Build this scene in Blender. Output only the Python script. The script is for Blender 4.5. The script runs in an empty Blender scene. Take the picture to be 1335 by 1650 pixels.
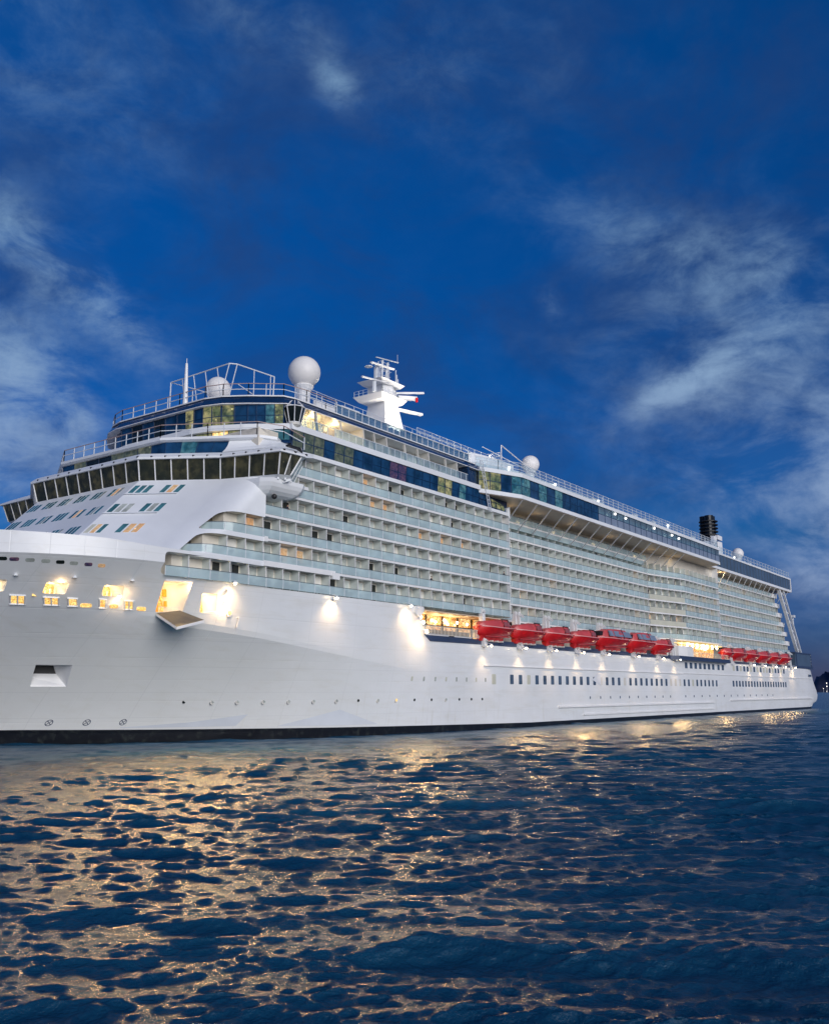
import bpy, bmesh, math, random
import numpy as np
from mathutils import Vector, Matrix
random.seed(7)
R = math.radians
scene = bpy.context.scene
C = scene.collection
# ------------------------------------------------------------------ camera
PITCH, YAW = R(11.049), R(36.19)
cam = bpy.data.cameras.new('camera'); camo = bpy.data.objects.new('camera', cam); C.objects.link(camo)
cam.sensor_fit = 'HORIZONTAL'; cam.sensor_width = 36; cam.lens = 1475/1335*36
cam.clip_start = .1; cam.clip_end = 60000
fw = Vector((math.cos(YAW)*math.cos(PITCH), math.sin(YAW)*math.cos(PITCH), math.sin(PITCH)))
rt = Vector((math.sin(YAW), -math.cos(YAW), 0)); up = rt.cross(fw)
camo.matrix_world = Matrix(((rt.x, up.x, -fw.x, 0), (rt.y, up.y, -fw.y, 0), (rt.z, up.z, -fw.z, 6.0), (0, 0, 0, 1)))
scene.camera = camo
scene.view_settings.view_transform = 'Standard'; scene.view_settings.look = 'None'
scene.view_settings.exposure = 0; scene.view_settings.gamma = 1
# ------------------------------------------------------------------ sun: broad dusk glow behind the camera
SUN_AZ, SUN_EL = R(-117), R(15)
sd = Vector((math.cos(SUN_AZ)*math.cos(SUN_EL), math.sin(SUN_AZ)*math.cos(SUN_EL), math.sin(SUN_EL)))
sl = bpy.data.lights.new('sun', 'SUN'); sl.energy = 2.8; sl.angle = R(40); sl.color = (1, .96, .92)
so = bpy.data.objects.new('sun', sl); C.objects.link(so)
so.rotation_euler = sd.to_track_quat('Z', 'Y').to_euler()
# ------------------------------------------------------------------ node helper
class NT:
    def __init__(s, nt): s.nt = nt; nt.nodes.clear()
    def n(s, t, **k):
        o = s.nt.nodes.new(t)
        for a, b in k.items(): setattr(o, a, b)
        return o
    def put(s, inp, v):
        if isinstance(v, bpy.types.NodeSocket): s.nt.links.new(v, inp)
        elif v is not None:
            if hasattr(inp.default_value, '__len__') and isinstance(v, (int, float)): inp.default_value = [v]*len(inp.default_value)
            elif hasattr(inp.default_value, '__len__') and len(inp.default_value) == 4 and len(v) == 3: inp.default_value = (*v, 1)
            else: inp.default_value = v
    def m(s, op, a, b=None, c=None, clamp=False):
        o = s.n('ShaderNodeMath', operation=op); o.use_clamp = clamp
        for i, v in enumerate((a, b, c)):
            if v is not None: s.put(o.inputs[i], v)
        return o.outputs[0]
    def mix(s, f, a, b):
        o = s.n('ShaderNodeMix', data_type='RGBA'); s.put(o.inputs[0], f); s.put(o.inputs[6], a); s.put(o.inputs[7], b)
        return o.outputs[2]
    def noise(s, vec, scale, detail=4, rough=.55, dist=0):
        o = s.n('ShaderNodeTexNoise'); s.put(o.inputs['Vector'], vec); o.inputs['Scale'].default_value = scale
        o.inputs['Detail'].default_value = detail; o.inputs['Roughness'].default_value = rough; o.inputs['Distortion'].default_value = dist
        return o.outputs[0]
    def ramp(s, f, a, b, x=0, y=1):
        o = s.n('ShaderNodeMapRange'); s.put(o.inputs[0], f); o.interpolation_type = 'SMOOTHSTEP'
        o.inputs[1].default_value = a; o.inputs[2].default_value = b; o.inputs[3].default_value = x; o.inputs[4].default_value = y
        return o.outputs[0]
    def sep(s, v):
        o = s.n('ShaderNodeSeparateXYZ'); s.put(o.inputs[0], v); return o.outputs
    def comb(s, x, y, z):
        o = s.n('ShaderNodeCombineXYZ')
        for i, v in enumerate((x, y, z)): s.put(o.inputs[i], v)
        return o.outputs[0]
# ------------------------------------------------------------------ world: deep dusk sky with torn cloud
w = bpy.data.worlds.new('World'); scene.world = w; w.use_nodes = True
N = NT(w.node_tree)
sky = N.n('ShaderNodeTexSky', sky_type='NISHITA'); sky.sun_disc = False
sky.sun_elevation = R(7); sky.sun_rotation = R(90)-SUN_AZ; sky.air_density = 1.6; sky.dust_density = .3; sky.ozone_density = 6
tc = N.n('ShaderNodeTexCoord').outputs['Generated']
x, y, z = N.sep(tc)
az = N.m('MULTIPLY', N.m('ARCTAN2', y, x), 57.2958)
el = N.m('MULTIPLY', N.m('ARCSINE', z), 57.2958)
base = N.mix(1, sky.outputs[0], (0, 0, 0)); 
mul = N.n('ShaderNodeMix', data_type='RGBA', blend_type='MULTIPLY'); mul.inputs[0].default_value = 1
N.put(mul.inputs[6], sky.outputs[0]); mul.inputs[7].default_value = (.03, .98, 1.72, 1)
hs = N.n('ShaderNodeMix', data_type='RGBA', blend_type='MULTIPLY'); hs.inputs[0].default_value = 1
N.put(hs.inputs[6], mul.outputs[2])
gr = N.n('ShaderNodeValToRGB'); N.put(gr.inputs[0], N.m('DIVIDE', N.m('MAXIMUM', el, 0), 90, clamp=True))
cr = gr.color_ramp; cr.elements[0].position = 0; cr.elements[0].color = (14, .62, 1.9, 1); cr.elements[1].position = 1; cr.elements[1].color = (1.6, 1.1, 1.1, 1)
e = cr.elements.new(.035); e.color = (10.0, .66, 1.5, 1)
e = cr.elements.new(.10); e.color = (5, .72, 1.0, 1)
e = cr.elements.new(.22); e.color = (.8, .62, .78, 1)
e = cr.elements.new(.42); e.color = (1.2, .85, .92, 1)
N.put(hs.inputs[7], gr.outputs[0])
skyc = hs.outputs[2]
# clouds: noise in direction space, gathered in patches
v3 = N.comb(N.m('MULTIPLY', az, .05), N.m('MULTIPLY', el, .085), 0)
n1 = N.noise(v3, 3.1, 10, .62, .35)
n2 = N.noise(v3, 9.0, 9, .65, .5)
tot = None
#        az   el   rot  s_long s_short  gain
for (a0, e0, rot, s1, s2, g) in [(60.5, 25.0, 33, 5.5, 1.3, .62), (55.5, 22.0, 40, 3.4, 1.1, .50), (61.8, 17.6, 20, 2.8, 2.2, 1.25), (57.8, 16.0, 70, 2.2, 1.3, 1.0),
        (62.5, 12.5, 0, 4, 3.6, .42), (41.6, 35.9, 30, 1.3, .8, .62), (44.0, 38.6, 20, 2.2, 1.2, .14), (49.5, 40.0, 20, 4.0, 1.4, .18), (19.3, 18.2, -24, 2.4, .7, 1.35), (17.0, 19.0, -24, 2.2, 1.0, .8),
        (12.6, 20.6, -20, 2.6, 1.4, .26), (13.6, 24.3, 40, 1.8, 1.3, .34), (18.0, 25.6, 20, 4.0, 1.6, .18), (10.4, 9.6, 80, 3.2, 1.2, .9), (12.4, 6.4, 60, 2.4, 1.1, .55), (27.4, 24.0, 70, .9, .6, .30),
        (16, 13, -20, 5, 2.2, .16), (9, 15, 20, 3, 2.4, .28), (59, 33, 10, 7, 3, .10), (14, 20.5, -15, 9, 5, .26), (61, 20, 10, 5, 6, .12), (62, 37, 0, 9, 4, .10), (12, 10.5, 60, 6, 4, .42), (21, 26, 30, 8, 2, .2), (33, 37, 0, 9, 3, .07), (80, 16, 10, 16, 6, .8), (-12, 14, 0, 16, 6, .7)]:
    c, s_ = math.cos(R(rot)), math.sin(R(rot))
    # rotate (positive rot: streak rises towards larger azimuth = left)
    da = N.m('SUBTRACT', az, a0); de = N.m('SUBTRACT', el, e0)
    p = N.m('DIVIDE', N.m('ADD', N.m('MULTIPLY', da, c), N.m('MULTIPLY', de, s_)), s1)
    q = N.m('DIVIDE', N.m('SUBTRACT', N.m('MULTIPLY', de, c), N.m('MULTIPLY', da, s_)), s2)
    gss = N.m('MULTIPLY', N.m('EXPONENT', N.m('MULTIPLY', N.m('ADD', N.m('MULTIPLY', p, p), N.m('MULTIPLY', q, q)), -.8)), g)
    tot = gss if tot is None else N.m('ADD', tot, gss)
nn = N.m('MULTIPLY', N.ramp(n1, .34, .74), N.ramp(n2, .20, .80, .30, 1.1))
dens = N.m('MULTIPLY', N.m('ADD', tot, .006), N.m('MULTIPLY_ADD', nn, 1.75, .05))
dens = N.m('MULTIPLY', N.m('SUBTRACT', 1, N.m('EXPONENT', N.m('MULTIPLY', dens, -1.25))), .92)
ccol = N.mix(N.ramp(el, 5, 30), (.30, .40, .60), (.25, .42, .62))
haze_n = N.m('MULTIPLY', N.ramp(N.noise(v3, 1.5, 9, .62, .5), .36, .68), .55)
col = N.mix(haze_n, skyc, (.10, .16, .34))
col = N.mix(dens, col, ccol)
# clouds are only mixed at display brightness; world strength below scales the sky texture itself
sc1 = N.n('ShaderNodeVectorMath', operation='SCALE'); N.put(sc1.inputs[0], skyc); sc1.inputs[3].default_value = .092
SKY_S = sc1.outputs[0]
col = N.mix(haze_n, SKY_S, (.018, .047, .16)); col = N.mix(dens, col, ccol)
bg = N.n('ShaderNodeBackground'); N.put(bg.inputs[0], col); bg.inputs[1].default_value = 1.0
N.put(N.n('ShaderNodeOutputWorld').inputs[0], bg.outputs[0])
# ------------------------------------------------------------------ materials
def mat(name, col=(.8, .8, .8), rough=.4, metal=0, emit=None, es=0, coat=0, bump=None, var=0, vscale=.3, spec=.5):
    m = bpy.data.materials.new(name); m.use_nodes = True; T = NT(m.node_tree)
    p = T.n('ShaderNodeBsdfPrincipled'); out = T.n('ShaderNodeOutputMaterial'); T.put(out.inputs[0], p.outputs[0])
    pos = T.n('ShaderNodeNewGeometry').outputs['Position']
    c = (*col, 1)
    if var:
        f = T.noise(pos, vscale, 5, .6)
        c = T.mix(T.ramp(f, .3, .7), tuple(k*(1-var) for k in col), tuple(min(1, k*(1+var)) for k in col))
    T.put(p.inputs['Base Color'], c); p.inputs['Roughness'].default_value = rough; p.inputs['Metallic'].default_value = metal
    p.inputs['Coat Weight'].default_value = coat; p.inputs['Specular IOR Level'].default_value = spec
    if bump:
        b = T.n('ShaderNodeBump'); b.inputs['Strength'].default_value = bump[1]; b.inputs['Distance'].default_value = bump[2]
        T.put(b.inputs['Height'], T.noise(pos, bump[0], 3)); T.put(p.inputs['Normal'], b.outputs[0])
    if emit:
        p.inputs['Emission Color'].default_value = (*emit, 1); p.inputs['Emission Strength'].default_value = es
    return m
M = {}
M['white'] = mat('white_paint', (.78, .80, .82), .38, var=.05, vscale=.12, bump=(.25, .25, .25))
M['trim'] = mat('white_trim', (.80, .80, .80), .4, var=.04, vscale=.4)
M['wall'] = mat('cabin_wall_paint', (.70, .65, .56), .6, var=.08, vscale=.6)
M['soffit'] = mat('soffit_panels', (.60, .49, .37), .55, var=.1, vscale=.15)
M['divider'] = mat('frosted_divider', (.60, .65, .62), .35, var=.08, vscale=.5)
M['rail'] = mat('dark_rail', (.10, .12, .14), .35)
M['pink_rail'] = mat('teak_rail', (.42, .30, .27), .5)
M['metal'] = mat('galvanised_white', (.70, .73, .76), .4)
M['strip'] = mat('navy_strip', (.035, .055, .11), .4, var=.15, vscale=.3)
M['navy'] = mat('navy_glass_visor', (.008, .03, .085), .12, coat=.5, var=.25, vscale=.2)
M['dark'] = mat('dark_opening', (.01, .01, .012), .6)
M['gdark'] = mat('dark_bridge_glass', (.012, .016, .014), .06, bump=(.5, .12, .2), var=.5, vscale=.35)
M['gblue'] = mat('blue_glass', (.010, .045, .11), .07, var=.5, vscale=.45, bump=(.4, .1, .2))
M['gteal'] = mat('teal_glass', (.05, .16, .19), .1, var=.4, vscale=.5)
M['ggrey'] = mat('grey_mesh_screen', (.20, .25, .34), .35, var=.12, vscale=.4)
M['hwin'] = mat('hull_window_glass', (.07, .11, .17), .12, var=.3, vscale=.8)
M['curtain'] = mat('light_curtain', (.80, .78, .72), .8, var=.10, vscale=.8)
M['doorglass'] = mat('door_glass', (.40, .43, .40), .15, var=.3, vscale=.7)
M['red'] = mat('lifeboat_red', (.56, .012, .016), .28, coat=.35, var=.18, vscale=.8)
M['redtop'] = mat('lifeboat_canopy_red', (.52, .07, .075), .35, var=.15, vscale=.8)
M['black'] = mat('black_rubber', (.012, .012, .014), .5)
M['funnel'] = mat('funnel_black', (.012, .014, .018), .3, metal=.4)
M['dome'] = mat('radome_white', (.80, .78, .76), .5, var=.03, vscale=1)
M['skin'] = mat('skin', (.45, .26, .18), .6)
M['cloth'] = mat('dark_clothing', (.02, .02, .035), .8)
M['cloth2'] = mat('blue_clothing', (.05, .08, .2), .8)
M['hair'] = mat('dark_hair', (.02, .014, .01), .7)
M['chair'] = mat('wicker_blue_grey', (.03, .05, .08), .7)
M['cream'] = mat('cream_panel', (.55, .55, .46), .4, var=.06, vscale=.4)
M['mark'] = mat('pale_grey_marking', (.68, .71, .755), .34, var=.04)
M['markd'] = mat('dark_blue_marking', (.03, .05, .11), .5)
M['fin'] = mat('fin_panels', (.62, .60, .55), .4, var=.06, vscale=.6)
M['hill'] = mat('hill_scrub', (.020, .030, .075), .95, var=.3, vscale=.01)
def lit(name, a, b, s, scale=1.2, dark=0.0, base=(.2, .15, .08)):
    """a lit interior seen through a pane: uneven glow broken by furniture and fittings, glossy pane over it"""
    m = bpy.data.materials.new(name); m.use_nodes = True; T = NT(m.node_tree)
    pos = T.n('ShaderNodeNewGeometry').outputs['Position']
    f = T.noise(pos, scale, 4, .6); g = T.noise(pos, scale*3.1, 3, .6)
    v = T.n('ShaderNodeTexVoronoi'); T.put(v.inputs['Vector'], pos); v.inputs['Scale'].default_value = .9
    c = T.mix(T.ramp(f, .35, .65), a, b)
    st = T.m('MULTIPLY', T.ramp(g, .3, .65, dark, 1.0), s)
    st = T.m('ADD', st, T.m('MULTIPLY', T.ramp(v.outputs[0], .14, .06), s*1.8))
    p = T.n('ShaderNodeBsdfPrincipled'); p.inputs['Base Color'].default_value = (*base, 1); p.inputs['Roughness'].default_value = .12
    T.put(p.inputs['Emission Color'], c); T.put(p.inputs['Emission Strength'], st)
    T.put(T.n('ShaderNodeOutputMaterial').inputs[0], p.outputs[0])
    return m
M['lwarm'] = lit('lit_warm_room', (1, .60, .16), (1, .82, .42), 1.6, 1.6, .25)
M['lhot'] = lit('lit_mooring_room', (1, .50, .10), (1, .68, .22), 1.5, 1.9, .25)
M['lgreen'] = lit('lit_lounge_green', (.20, .24, .10), (.70, .60, .26), .60, .5, .15, (.03, .05, .04))
M['lolive'] = lit('lit_lounge_olive', (.12, .15, .11), (.30, .30, .19), .40, .45, .3, (.02, .04, .04))
M['lteal'] = lit('lit_lounge_teal', (.03, .16, .26), (.20, .42, .45), .45, .6, .25, (.01, .05, .07))
M['lpink'] = lit('lit_lounge_pink', (.10, .05, .14), (.40, .16, .18), .28, .9, .1, (.02, .03, .08))
M['lprom'] = lit('lit_promenade', (.75, .30, .05), (1, .66, .30), 1.7, .9, .05, (.2, .1, .05))
M['lorange'] = lit('lit_cabin_orange', (.85, .40, .18), (.9, .62, .38), .5, 1.0, .5, (.3, .2, .1))
M['gbridge'] = lit('bridge_glass_glow', (.010, .012, .008), (.075, .066, .032), .55, .35, .1, (.02, .024, .02))  # faint olive emission painted in for the reflections on the bridge panes
M['bulb'] = mat('lamp_glass', (.9, .8, .6), .3, emit=(1, .74, .40), es=50)
M['bulbw'] = mat('lamp_glass_cool', (.9, .9, .9), .3, emit=(1, .93, .84), es=4)
def glass_rail(name, col, tr):
    m = bpy.data.materials.new(name); m.use_nodes = True; T = NT(m.node_tree)
    a = T.n('ShaderNodeBsdfPrincipled'); a.inputs['Roughness'].default_value = .12
    pos = T.n('ShaderNodeNewGeometry').outputs['Position']
    T.put(a.inputs['Base Color'], T.mix(T.ramp(T.noise(pos, .35, 3), .35, .65), tuple(k*.9 for k in col), tuple(k*1.08 for k in col)))
    b = T.n('ShaderNodeBsdfTransparent'); b.inputs[0].default_value = (.86, .95, .96, 1)
    mx = T.n('ShaderNodeMixShader'); mx.inputs[0].default_value = tr
    T.put(mx.inputs[1], a.outputs[0]); T.put(mx.inputs[2], b.outputs[0]); T.put(T.n('ShaderNodeOutputMaterial').inputs[0], mx.outputs[0])
    return m
M['grail'] = glass_rail('balcony_glass', (.58, .71, .75), .44)
M['slate'] = mat('slate_screen', (.07, .11, .17), .3, var=.15, vscale=.3)
M['strake'] = mat('strake_highlight', (.72, .30, .30), .35)  # pale pink puts the gunwale highlight into the colour
M['grail2'] = glass_rail('windscreen_glass', (.06, .15, .30), .35)
M['gclear'] = glass_rail('clear_screen', (.35, .45, .60), .78)
# hull paint: white topsides over black boot top
def hull_mat():
    m = bpy.data.materials.new('hull_paint'); m.use_nodes = True; T = NT(m.node_tree)
    p = T.n('ShaderNodeBsdfPrincipled'); pos = T.n('ShaderNodeNewGeometry').outputs['Position']
    X, Y, Z = T.sep(pos)
    line = T.n('ShaderNodeFloatCurve'); 
    lim = T.n('ShaderNodeMapRange'); T.put(lim.inputs[0], X); lim.inputs[1].default_value = 60; lim.inputs[2].default_value = 140; lim.inputs[3].default_value = 1.62; lim.inputs[4].default_value = .72
    wv = T.m('GREATER_THAN', Z, lim.outputs[0])
    big = T.noise(pos, .09, 5, .6); fine = T.noise(T.comb(T.m('MULTIPLY', X, .25), Y, T.m('MULTIPLY', Z, 1.4)), .8, 6, .62)
    white = T.mix(T.ramp(big, .3, .7), (.73, .745, .755), (.80, .815, .83))
    white = T.mix(T.m('MULTIPLY', T.ramp(fine, .46, .76), .30), white, (.60, .58, .51))
    streak = T.noise(T.comb(T.m('MULTIPLY', X, 1.1), 0, T.m('MULTIPLY', Z, .10)), 1.6, 5, .6)
    low = T.m('MULTIPLY', T.ramp(streak, .56, .74), T.ramp(Z, 9, 1, 0, .42))
    white = T.mix(low, white, (.52, .50, .40))
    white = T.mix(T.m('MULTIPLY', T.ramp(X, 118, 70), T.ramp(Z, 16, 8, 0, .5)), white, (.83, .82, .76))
    blk = T.mix(T.ramp(T.noise(pos, 1.2, 5), .5, .75), (.010, .011, .015), (.035, .04, .038))
    q1 = T.m('ABSOLUTE', T.m('SINE', T.m('MULTIPLY', X, math.pi/8.55))); q2 = T.m('ABSOLUTE', T.m('SINE', T.m('MULTIPLY', Z, math.pi/2.9)))
    seam = T.m('MULTIPLY', T.m('MAXIMUM', T.ramp(q1, .022, .006), T.ramp(q2, .06, .02)), .16)
    white = T.mix(seam, white, (.45, .46, .47))
    T.put(p.inputs['Base Color'], T.mix(wv, blk, white)); p.inputs['Roughness'].default_value = .30
    # plate seams: faint welding dents every frame
    s1 = T.m('ABSOLUTE', T.m('SINE', T.m('MULTIPLY', X, math.pi/2.85))); s2 = T.m('ABSOLUTE', T.m('SINE', T.m('MULTIPLY', Z, math.pi/2.4)))
    h = T.m('ADD', T.m('ADD', T.m('MULTIPLY', T.ramp(s1, 0, .08), .35), T.m('MULTIPLY', T.ramp(s2, 0, .08), .35)), T.noise(pos, .35, 3))
    b = T.n('ShaderNodeBump'); b.inputs['Strength'].default_value = .5; b.inputs['Distance'].default_value = .05; T.put(b.inputs['Height'], h)
    T.put(p.inputs['Normal'], b.outputs[0]); T.put(T.n('ShaderNodeOutputMaterial').inputs[0], p.outputs[0])
    return m
M['hull'] = hull_mat()
def water_mat():
    m = bpy.data.materials.new('sea_water'); m.use_nodes = True; T = NT(m.node_tree)
    p = T.n('ShaderNodeBsdfPrincipled'); pos = T.n('ShaderNodeNewGeometry').outputs['Position']
    T.put(p.inputs['Base Color'], T.mix(T.ramp(T.noise(pos, .05, 4), .35, .7), (.004, .044, .098), (.008, .068, .132)))
    p.inputs['IOR'].default_value = 1.33; p.inputs['Roughness'].default_value = .23
    b = T.n('ShaderNodeBump'); b.inputs['Strength'].default_value = 1.0; b.inputs['Distance'].default_value = .11
    h = T.m('ADD', T.m('ADD', T.m('MULTIPLY', T.noise(pos, 2.4, 5, .62, .4), .8), T.m('MULTIPLY', T.noise(pos, .75, 3, .5, .5), .6)), T.m('MULTIPLY', T.noise(pos, 9.5, 4, .7, .3), .46))
    T.put(b.inputs['Height'], h); T.put(p.inputs['Normal'], b.outputs[0])
    T.put(T.n('ShaderNodeOutputMaterial').inputs[0], p.outputs[0])
    return m
M['water'] = water_mat()
# ------------------------------------------------------------------ mesh helpers
class MB:
    def __init__(s): s.v = []; s.f = []; s.k = []; s.mi = 0
    def add(s, vs, fs):
        o = len(s.v); s.v += [tuple(v) for v in vs]; s.f += [tuple(i+o for i in f) for f in fs]; s.k += [s.mi]*len(fs); return s
    def box(s, x0, x1, y0, y1, z0, z1):
        return s.add([(x0, y0, z0), (x1, y0, z0), (x1, y1, z0), (x0, y1, z0), (x0, y0, z1), (x1, y0, z1), (x1, y1, z1), (x0, y1, z1)],
                     [(0, 3, 2, 1), (4, 5, 6, 7), (0, 1, 5, 4), (1, 2, 6, 5), (2, 3, 7, 6), (3, 0, 4, 7)])
    def loft(s, rings, cap=True, closed=True):
        n = len(rings[0]); o = []
        for r_ in rings: o += list(r_)
        fs = []
        for j in range(len(rings)-1):
            for i in range(n if closed else n-1):
                a = j*n+i; b = j*n+(i+1) % n; fs.append((a, b, b+n, a+n))
        if cap: fs += [tuple(range(n-1, -1, -1)), tuple((len(rings)-1)*n+i for i in range(n))]
        return s.add(o, fs)
    def prism(s, poly, z0, z1):           # plan polygon (x, y) raised from z0 to z1
        return s.loft([[(a, b, z0) for a, b in poly], [(a, b, z1) for a, b in poly]])
    def prismY(s, poly, y0, y1):          # elevation polygon (x, z) pushed from y0 to y1
        return s.loft([[(a, y1, b) for a, b in poly], [(a, y0, b) for a, b in poly]])
    def tube(s, p0, p1, r0, r1=None, n=6, cap=True):
        p0, p1 = Vector(p0), Vector(p1); r1 = r0 if r1 is None else r1; d = (p1-p0)
        if d.length < 1e-6: return s
        d.normalize(); a = d.orthogonal().normalized(); b = d.cross(a)
        ring = lambda p, r_: [p+(a*math.cos(6.28318*i/n)+b*math.sin(6.28318*i/n))*r_ for i in range(n)]
        return s.loft([ring(p0, r0), ring(p1, r1)], cap)
    def bar(s, p0, p1, w, h, upv=(0, 0, 1)):
        p0, p1 = Vector(p0), Vector(p1); d = (p1-p0).normalized(); sd_ = d.cross(Vector(upv))
        if sd_.length < 1e-4: sd_ = Vector((1, 0, 0))
        sd_.normalize(); u2 = sd_.cross(d)
        q = lambda p: [p-sd_*w/2-u2*h/2, p+sd_*w/2-u2*h/2, p+sd_*w/2+u2*h/2, p-sd_*w/2+u2*h/2]
        return s.loft([q(p0), q(p1)])
    def lathe(s, c, prof, n=20, a0=0, a1=2*math.pi):   # prof: (r, z) list
        return s.loft([[(c[0]+r_*math.cos(a0+(a1-a0)*i/n), c[1]+r_*math.sin(a0+(a1-a0)*i/n), c[2]+z_) for i in range(n)] for r_, z_ in prof])
    def ball(s, c, r, n=16, m=10):
        return s.lathe(c, [(max(1e-3, r*math.sin(math.pi*j/m)), -r*math.cos(math.pi*j/m)) for j in range(m+1)], n)
    def build(s, name, mats, parent=None, smooth=False, org=None):
        if not isinstance(mats, (list, tuple)): mats = [mats]
        a = np.array(s.v); c = Vector(((a[:, 0].min()+a[:, 0].max())/2, (a[:, 1].min()+a[:, 1].max())/2, a[:, 2].min())) if org is None else Vector(org)
        me = bpy.data.meshes.new(name); me.from_pydata([(v[0]-c.x, v[1]-c.y, v[2]-c.z) for v in s.v], [], s.f)
        for q in mats: me.materials.append(M[q] if isinstance(q, str) else q)
        me.polygons.foreach_set('material_index', s.k)
        bm = bmesh.new(); bm.from_mesh(me); bmesh.ops.recalc_face_normals(bm, faces=bm.faces); bm.to_mesh(me); bm.free()
        if smooth: me.polygons.foreach_set('use_smooth', [True]*len(me.polygons))
        o = bpy.data.objects.new(name, me); C.objects.link(o)
        place(o, c, parent); return o
WL = {}
def place(o, c, parent=None):
    WL[o.name] = Vector(c)
    if parent is not None:
        o.parent = parent; o.location = Vector(c)-WL[parent.name]
    else: o.location = c
def empty(name, loc, label, cat, group=None):
    o = bpy.data.objects.new(name, None); C.objects.link(o); o.empty_display_size = .5; place(o, loc); tag(o, label, cat, group); return o
def tag(o, label=None, cat=None, group=None, kind=None):
    if label: o['label'] = label
    if cat: o['category'] = cat
    if group: o['group'] = group
    if kind: o['kind'] = kind
    return o
def dup(src, c, parent=None):
    o = src.copy(); C.objects.link(o); o.parent = None; place(o, c, parent); return o
def boolean(o, cuts, cmat):
    """cut each prism in turn out of a solid"""
    for vs, fs in cuts:
        me = bpy.data.meshes.new('cutter'); me.from_pydata(vs, [], fs); me.materials.append(M[cmat])
        bm = bmesh.new(); bm.from_mesh(me); bmesh.ops.recalc_face_normals(bm, faces=bm.faces)
        for v in bm.verts: v.co -= o.matrix_world.translation*0
        bm.to_mesh(me); bm.free(); cut = bpy.data.objects.new('cutter', me); C.objects.link(cut)
        for solver, eps in (('EXACT', 0), ('EXACT', .0137), ('FAST', 0)):
            n0 = len(o.data.polygons); md = o.modifiers.new('b', 'BOOLEAN'); md.object = cut; md.operation = 'DIFFERENCE'; md.solver = solver
            if solver == 'EXACT': md.material_mode = 'TRANSFER'
            cut.location = (eps, 0, eps*.7); bpy.context.view_layer.update()
            dg = bpy.context.evaluated_depsgraph_get(); m2 = bpy.data.meshes.new_from_object(o.evaluated_get(dg)); o.modifiers.clear()
            if len(m2.polygons) > n0*.6 and len(m2.polygons) != n0: o.data = m2; break
        else: print('BOOLEAN FAILED', vs[0])
        bpy.data.objects.remove(cut, do_unlink=True)
def prism_y(poly, y0, y1):
    b = MB(); b.prismY(poly, y0, y1); return (b.v, b.f)
def rrect(pts, r, n=4):
    """round the corners of a polygon (x, z)"""
    out = []; k = len(pts)
    for i in range(k):
        p, a, b = Vector(pts[i]), Vector(pts[i-1]), Vector(pts[(i+1) % k])
        ri = r[i] if isinstance(r, (list, tuple)) else r
        if ri <= 0: out.append(tuple(p)); continue
        u_, v_ = (a-p), (b-p); q = min(ri, u_.length*.49, v_.length*.49); u_.normalize(); v_.normalize()
        s0, s1 = p+u_*q, p+v_*q
        for t in range(n+1):
            t /= n; out.append(tuple(s0*(1-t)**2+p*2*t*(1-t)+s1*t*t))
    return out
CL = 103.4
def mir(p): return [(a, 2*CL-b) for a, b in p]
def sym(port): return list(port)+mir(port)[::-1]       # port half listed from the bow centre aft; closes across the ship
def along(path, step, z=None):
    """points every step metres along a plan polyline, with the direction"""
    out = []; acc = 0
    for (a, b) in zip(path, path[1:]):
        a, b = Vector(a), Vector(b); L = (b-a).length; d = (b-a)/L
        while acc <= L: out.append((a+d*acc, d)); acc += step
        acc -= L
    return out
def offset(path, d):
    """inboard copy of a port-side plan path"""
    out = []
    for i, p in enumerate(path):
        n_ = Vector((0, 0))
        for a, b in ((i-1, i), (i, i+1)):
            if a < 0 or b >= len(path): continue
            e_ = (Vector(path[b])-Vector(path[a])).normalized(); n_ += Vector((-e_.y, e_.x))
        n_.normalize(); out.append((p[0]+n_.x*d, p[1]+n_.y*d))
    return out
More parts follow.
